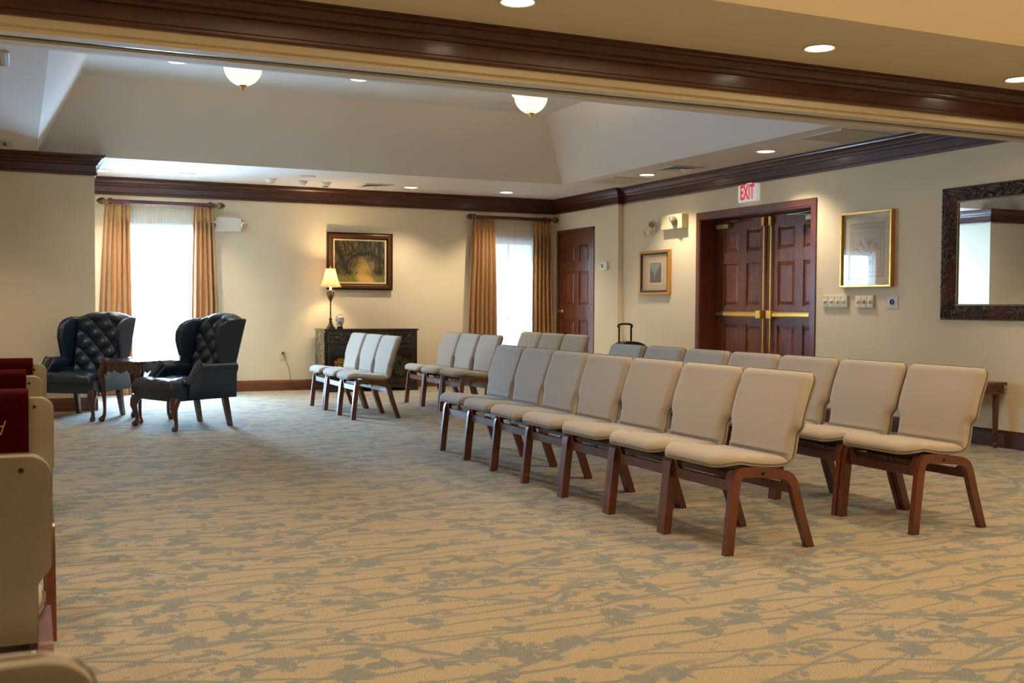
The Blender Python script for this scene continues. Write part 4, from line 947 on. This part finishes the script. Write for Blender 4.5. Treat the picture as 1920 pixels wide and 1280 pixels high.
# ------------------------------------------------------------------ wall fittings
def head(m, c, aim, r=.05, mi0=0, mi1=1):
    """round lamp head as a short cone pointing along aim"""
    c = Vector(c); a = Vector(aim).normalized(); p = [c-a*.045, c-a*.02, c+a*.02, c+a*.026]
    m.tube(p, [r*.45, r*.85, r, r*.96], 16, mi0); m.tube([c+a*.018, c+a*.030], [r*.86, r*.80], 16, mi1)
t = thing('emergency_light', 'white emergency light box with two lamp heads beside the left window', 'emergency light', (-4.68, 0, 2.13))
obj('housing', MB().box((-.158, -.075, -.085), (.158, 0, .085)), M['white'], t, bevel=.006)
for sg in (-1, 1):
    m = MB(); head(m, (sg*.19, -.085, -.005), (sg*.35, -.8, -.35), .046); m.tube([(sg*.15, -.05, 0), (sg*.19, -.08, .0)], .016, 8); obj('lamp_head', m, [M['white'], M['steel']], t)
t = thing('emergency_light', 'cream emergency light box with one grey lamp head left of the double doors', 'emergency light', (D, -3.075, 2.13))
obj('housing', MB().box((-.09, -.225, -.085), (0, .225, .09)), M['ivory'], t, bevel=.006)
m = MB(); m.tube([(-.08, -.09, .0), (-.10, -.09, -.0)], .018, 8); head(m, (-.125, -.09, .012), (-.75, .35, -.35), .056); obj('lamp_head', m, [M['greyp'], M['steel']], t)
t = thing('emergency_lamp', 'pair of small white lamp heads on the wall above the engraving', 'emergency light', (D, -2.56, 2.09))
obj('plate', MB().box((-.025, -.055, -.055), (0, .055, .055)), M['white'], t, bevel=.008)
m = MB(); head(m, (-.085, -.085, .045), (-.5, -.55, -.45), .05); m.tube([(-.02, -.02, .02), (-.07, -.07, .04)], .012, 8); obj('lamp_head', m, [M['white'], M['steel']], t)
m = MB(); head(m, (-.085, .045, -.055), (-.8, .25, -.4), .05); m.tube([(-.02, .01, -.02), (-.07, .035, -.05)], .012, 8); obj('lamp_head', m, [M['white'], M['steel']], t)
# exit sign
t = thing('exit_sign', 'white EXIT sign with red letters above the double doors', 'sign', (D, -4.49, 2.34))
obj('housing', MB().box((-.05, -.165, -.09), (0, .165, .10)), M['exitw'], t, bevel=.012)
obj('canopy', MB().box((-.03, -.045, .098), (-.004, .045, .112)), M['exitw'], t)
tx = MB().text('EXIT', .215, (-.0515, 0, .005), (0, -1, 0), (0, 0, 1), 0, sx=.56, offset=.006, center=True)
obj('letters', tx, M['red'], t)
# thermostat
t = thing('thermostat', 'small white thermostat on the wall beside the small wooden door', 'thermostat', (0, -1.47, 1.655))
obj('housing', MB().box((-.032, -.085, -.055), (0, .085, .055)), M['white'], t, bevel=.006)
obj('display', MB().box((-.034, .005, -.02), (-.031, .06, .03)), M['greyp'], t)
# switch plates
def plate(name, label, y0, y1, z0, z1, n, cols=None):
    yc = (y0+y1)/2; zc = (z0+z1)/2; t = thing(name, label, 'wall switch', (D, yc, zc)); h = (y1-y0)/2; 
    obj('plate', MB().box((-.022, -h, -(z1-z0)/2), (0, h, (z1-z0)/2)), M['ivory'], t, bevel=.004)
    g = MB()
    for k in range(1, n): yy = -h+2*h*k/n; g.box((-.0235, yy-.0012, -(z1-z0)/2+.004), (-.0215, yy+.0012, (z1-z0)/2-.004))
    obj('plate_joint', g, M['seam'], t)
    for k in range(n):
        yy = h-2*h*(k+.5)/n; mat = M['white'] if not cols or cols[k] else M['mat2']
        obj('dimmer_knob', MB().lathe([(.021, -.022), (.020, -.030), (.015, -.040), (.001, -.041)], (0, yy, 0), 'x', 20), mat, t)
plate('dimmer_panel', 'ivory plate with four dimmer knobs, right of the double doors', -6.018, -5.672, 1.120, 1.236, 4)
plate('dimmer_panel', 'ivory plate with three dimmer knobs, middle plate under the drawing', -6.360, -6.129, 1.116, 1.232, 3, [1, 0, 1])
t = thing('audio_jack_plate', 'steel plate with a round black socket, right of the dimmer plates', 'wall socket', (D, -6.585, 1.171))
obj('plate', MB().box((-.006, -.065, -.058), (0, .065, .058)), M['vent'], t, bevel=.002)
obj('socket', MB().lathe([(.024, -.006), (.024, -.014), (.017, -.014), (.015, -.008)], (0, 0, 0), 'x', 20), M['blackp'], t)
m = MB(); [m.lathe([(.003, -.006), (.002, -.008)], (0, a, b), 'x', 8) for a in (-.03, .03) for b in (-.045, .045)]; obj('screw', m, M['greyp'], t)
# outlet with cord
t = thing('wall_outlet', 'ivory wall outlet low on the back wall beside the black cabinet', 'outlet', (-3.985, 0, .46))
obj('plate', MB().box((-.036, -.007, -.058), (.036, 0, .058)), M['ivory'], t, bevel=.003)
obj('socket', MB().box((-.017, -.010, .008), (.017, -.006, .036)).box((-.017, -.010, -.036), (.017, -.006, -.008)), M['white'], t, bevel=.002)
cordm = MB().box((-3.995, -.035, .475), (-3.970, -.009, .500)).tube([(-3.982, -.032, .488), (-3.965, -.04, .45), (-3.94, -.03, .38), (-3.905, -.025, .30), (-3.895, -.03, .22), (-3.885, -.028, .15), (-3.83, -.035, .03), (-3.70, -.035, .008), (-3.60, -.035, .008)], .0035, 6)
o = placed('power_cord', cordm, M['bronze'], (-3.9, -.03, .01)); tag(o, 'thin brown cord plugged into the outlet and running down behind the cabinet', 'cord')

# ------------------------------------------------------------------ rolling suitcase behind the second row
t = thing('rolling_suitcase', 'black rolling suitcase with raised handle behind the second row of chairs', 'suitcase', (-.955, -3.70, 0), math.radians(-12))
prf = []
for k in range(25): a = PI*k/24; prf.append((.185*cos(a) if abs(cos(a)) < 1 else .185*cos(a), .60+.105*sin(a)**.8))
prf = [(.19, .07)]+[(.19, .60)]+[(.19*cos(PI*k/16), .63+.105*sin(PI*k/16)) for k in range(1, 16)]+[(-.19, .60), (-.19, .07)]
obj('body', MB().prism(prf, 'y', -.11, .11), M['blackp'], t, bevel=.03)
obj('daylit_side', MB().prism([(-.19-.0, .09), (-.205, .12), (-.205, .60), (-.185, .67), (-.17, .60), (-.17, .09)], 'y', -.10, .10), M['daylit'], t, bevel=.006)  # strip added to carry the painted blue daylight on the side
obj('handle_tube', MB().tube([(-.10, .06, .64), (-.10, .06, .90)], .009, 10).tube([(.04, .06, .64), (.04, .06, .90)], .011, 10), M['blackm'], t)
obj('handle_grip', MB().tube([(-.112, .06, .885), (-.108, .06, .912), (-.08, .06, .922), (-.03, .06, .926), (.02, .06, .922), (.046, .06, .912), (.05, .06, .885)], .013, 10), M['blackp'], t)
for sg in (-1, 1): obj('wheel', MB().lathe([(.032, -.014), (.034, 0), (.032, .014)], (sg*.13, .07, .034), 'x', 16).box((sg*.13-.02, .04, .04), (sg*.13+.02, .10, .075)), M['blackp'], t)
obj('foot', MB().box((-.13, -.09, 0), (-.10, -.06, .075)).box((.10, -.09, 0), (.13, -.06, .075)), M['blackp'], t)

# ------------------------------------------------------------------ ceiling fittings
def can(x, y, z, label, power=26, proto_=[None], lit=True, ang=115, col=WARM):
    if proto_[0] is None:
        t = thing('recessed_downlight', label, 'downlight', (x, y, z), 0, 'recessed downlights')
        obj('trim_ring', MB().lathe([(.083, 0), (.098, -.001), (.100, -.006), (.094, -.010), (.083, -.007), (.083, 0)], n=32), M['ring'], t)
        obj('lens', MB().lathe([(.001, -.004), (.083, -.004), (.083, -.001)], n=32), M['lens'], t); proto_[0] = t
    else: t = copy_tree(proto_[0]); t.location = (x, y, z); t['label'] = label
    if power: lamp_spot(x, y, z-.03, power, col, ang)
    return t
P_FAR = 42; P_NEAR = 31
can(-6.22, -.75, ZT, 'lit downlight at the ceiling edge just right of the left wall moulding', P_FAR)
can(-5.30, -.81, ZT, 'lit downlight in the ceiling above the left window', P_FAR)
can(-2.465, -.71, ZT, 'lit downlight between the ceiling vent and the corner window', P_FAR)
can(-1.12, -.74, ZT, 'lit downlight above the corner window curtains', P_FAR)
can(-.468, -3.25, ZT, 'lit downlight above the small engraving, between two ceiling vents', P_FAR)
can(-.427, -5.38, ZT, 'lit downlight above the right side of the double doors', P_FAR)
can(-5.735, -3.41, ZU, 'lit downlight in the raised ceiling left of the left glass bowl', 30)
can(-3.962, -3.39, ZU, 'lit downlight in the raised ceiling between the two glass bowls', 30)
can(-4.81, -9.02, ZT, 'lit downlight cut by the top edge of the photo, near side of the beam', P_NEAR)
can(-2.795, -8.92, ZT, 'lit downlight in the near ceiling, middle of the three beyond the beam', P_NEAR)
can(-1.018, -8.82, ZT, 'lit downlight in the near ceiling at the right edge of the photo', P_NEAR)
# unseen warm fill spots without fixtures, added in both halves of the room
for x, y in ((-7.9, -8.95), (-6.8, -9.0), (-.42, -11.0), (-.42, -13.6), (-7.9, -11.2), (-7.9, -13.8)): lamp_spot(x, y, ZT-.03, P_NEAR, WARM, 115)
for x, y in ((-5.0, -11.4), (-2.8, -11.4), (-5.0, -13.2), (-2.8, -13.2)): lamp_spot(x, y, ZU-.03, 36, WARM, 120)
lamp_spot(-7.7, -3.3, ZT-.03, 24); lamp_spot(-7.7, -5.4, ZT-.03, 24)
def bowl(x, y, label, power):
    z = 3.25; t = thing('bowl_pendant', label, 'ceiling light', (x, y, ZU), 0, 'glass bowl ceiling lights')
    obj('canopy', MB().lathe([(.075, -.0), (.075, -.012), (.04, -.03), (.012, -.04), (.010, -.15), (.012, -.335)], n=20), M['brass'], t)
    pr = [(.190, -.146), (.186, -.156), (.172, -.166), (.165, -.180), (.158, -.215), (.140, -.255), (.105, -.295), (.060, -.322), (.015, -.332)]
    obj('glass_bowl', MB().lathe(pr, n=40), M['bowl'], t, solid=.005)
    obj('finial', MB().lathe([(.034, -.322), (.036, -.332), (.026, -.342), (.012, -.352), (.014, -.362), (.004, -.374), (.001, -.384)], n=18), M['brass'], t)
    for k in range(3): a = 2*PI*k/3+2.6; obj('clip', MB().ball((.188*cos(a), .188*sin(a), -.150), .012, 8).tube([(.188*cos(a), .188*sin(a), -.150), (.05*cos(a), .05*sin(a), -.06)], .004, 6), M['brass'], t)
    lamp_point(x, y, 3.235, power, (1, .74, .46), .07)
bowl(-5.27, -4.19, 'left of the two glowing glass bowl lights in the raised ceiling', 20)
bowl(-2.37, -4.09, 'right of the two glowing glass bowl lights, near the raised ceiling corner', 20)
lamp_point(-5.2, -12.2, 3.0, 26, (1, .70, .40)); lamp_point(-2.4, -12.2, 3.0, 26, (1, .70, .40))  # unseen warm fill points added in the near tray, no bowls modelled
def speaker(x, y, z, label, r=.095):
    t = thing('ceiling_speaker', label, 'speaker', (x, y, z), 0, 'round ceiling speakers')
    obj('ring', MB().lathe([(r*.92, 0), (r, -.002), (r, -.007), (r*.92, -.008)], n=32), M['vent'], t)
    obj('grille', MB().lathe([(.001, -.006), (r*.92, -.006)], n=32), M['greyp'], t)
speaker(-2.137, -2.85, ZU, 'round grey speaker in the raised ceiling left of the right glass bowl')
speaker(-3.95, -1.22, ZT, 'round grey speaker in the low ceiling among the detectors')
def det(x, y, label, redband=False):
    t = thing('smoke_detector', label, 'smoke detector', (x, y, ZT), 0, 'ceiling detectors')
    obj('base', MB().lathe([(.072, 0), (.075, -.008), (.066, -.016)], n=28), M['white'], t)
    obj('body', MB().lathe([(.060, -.014), (.052, -.040), (.034, -.052), (.001, -.054)], n=28), M['white'], t)
    if redband: obj('band', MB().lathe([(.040, -.0485), (.030, -.056), (.001, -.057)], n=24), M['mat2'] if redband == 1 else M['pframed'], t)
det(-4.305, -.80, 'white ceiling detector with pinkish base, leftmost of the three detectors', 1)
det(-3.90, -.72, 'plain white ceiling detector, middle of the three detectors')
det(-3.60, -.72, 'white ceiling detector with dark slots, rightmost of the three detectors', 2)
def vent(x0, x1, y0, y1, label, n, mode, dark=True):
    xc, yc = (x0+x1)/2, (y0+y1)/2; hx, hy = (x1-x0)/2, (y1-y0)/2
    t = thing('ceiling_vent', label, 'ceiling vent', (xc, yc, ZT), 0, 'ceiling vents')
    f = .03; m = MB().box((-hx, -hy, -.012), (hx, -hy+f, 0)).box((-hx, hy-f, -.012), (hx, hy, 0)).box((-hx, -hy+f, -.012), (-hx+f, hy-f, 0)).box((hx-f, -hy+f, -.012), (hx, hy-f, 0))
    obj('frame', m, M['vent'], t, bevel=.003)
    obj('backing', MB().box((-hx+f, -hy+f, -.003), (hx-f, hy-f, -.001)), M['ventd'] if dark else M['vent'], t)
    if mode == 'slats':
        m = MB()
        for k in range(n): y = -hy+f+(2*hy-2*f)*(k+.5)/n; m.add([(-hx+f, y-.010, -.003), (hx-f, y-.010, -.003), (hx-f, y+.004, -.013), (-hx+f, y+.004, -.013)], [(0,1,2,3)])
        obj('slat', m, M['vent'], t, solid=.001)
    else:
        for q in range(3):
            s_ = 1-.27*q-.12; s2 = s_-.12; a = [(-hx*s_, -hy*s_, -.014), (hx*s_, -hy*s_, -.014), (hx*s_, hy*s_, -.014), (-hx*s_, hy*s_, -.014)]; b = [(-hx*s2, -hy*s2, -.003), (hx*s2, -hy*s2, -.003), (hx*s2, hy*s2, -.003), (-hx*s2, hy*s2, -.003)]
            obj('louver', MB().add(a+b, [(0,1,5,4), (1,2,6,5), (2,3,7,6), (3,0,4,7)]), M['vent'], t, solid=.0015)
vent(-.71, -.18, -2.91, -2.32, 'pale slatted return vent in the low ceiling nearest the room corner', 22, 'slats', False)
vent(-.66, -.24, -4.09, -3.67, 'square ceiling diffuser between the two downlights on the right', 0, 'cone')
vent(-.69, -.115, -6.74, -6.15, 'large bluish slatted return vent beside the beam on the right', 22, 'slats', False)
vent(-3.13, -2.76, -.90, -.45, 'square ceiling diffuser above the landscape painting', 0, 'cone')
vent(-7.57, -7.15, -6.69, -6.27, 'ceiling diffuser at the left edge, just beyond the beam', 0, 'cone')
vent(-7.57, -7.15, -2.71, -2.29, 'ceiling diffuser at the left edge above the left wall moulding', 0, 'cone')
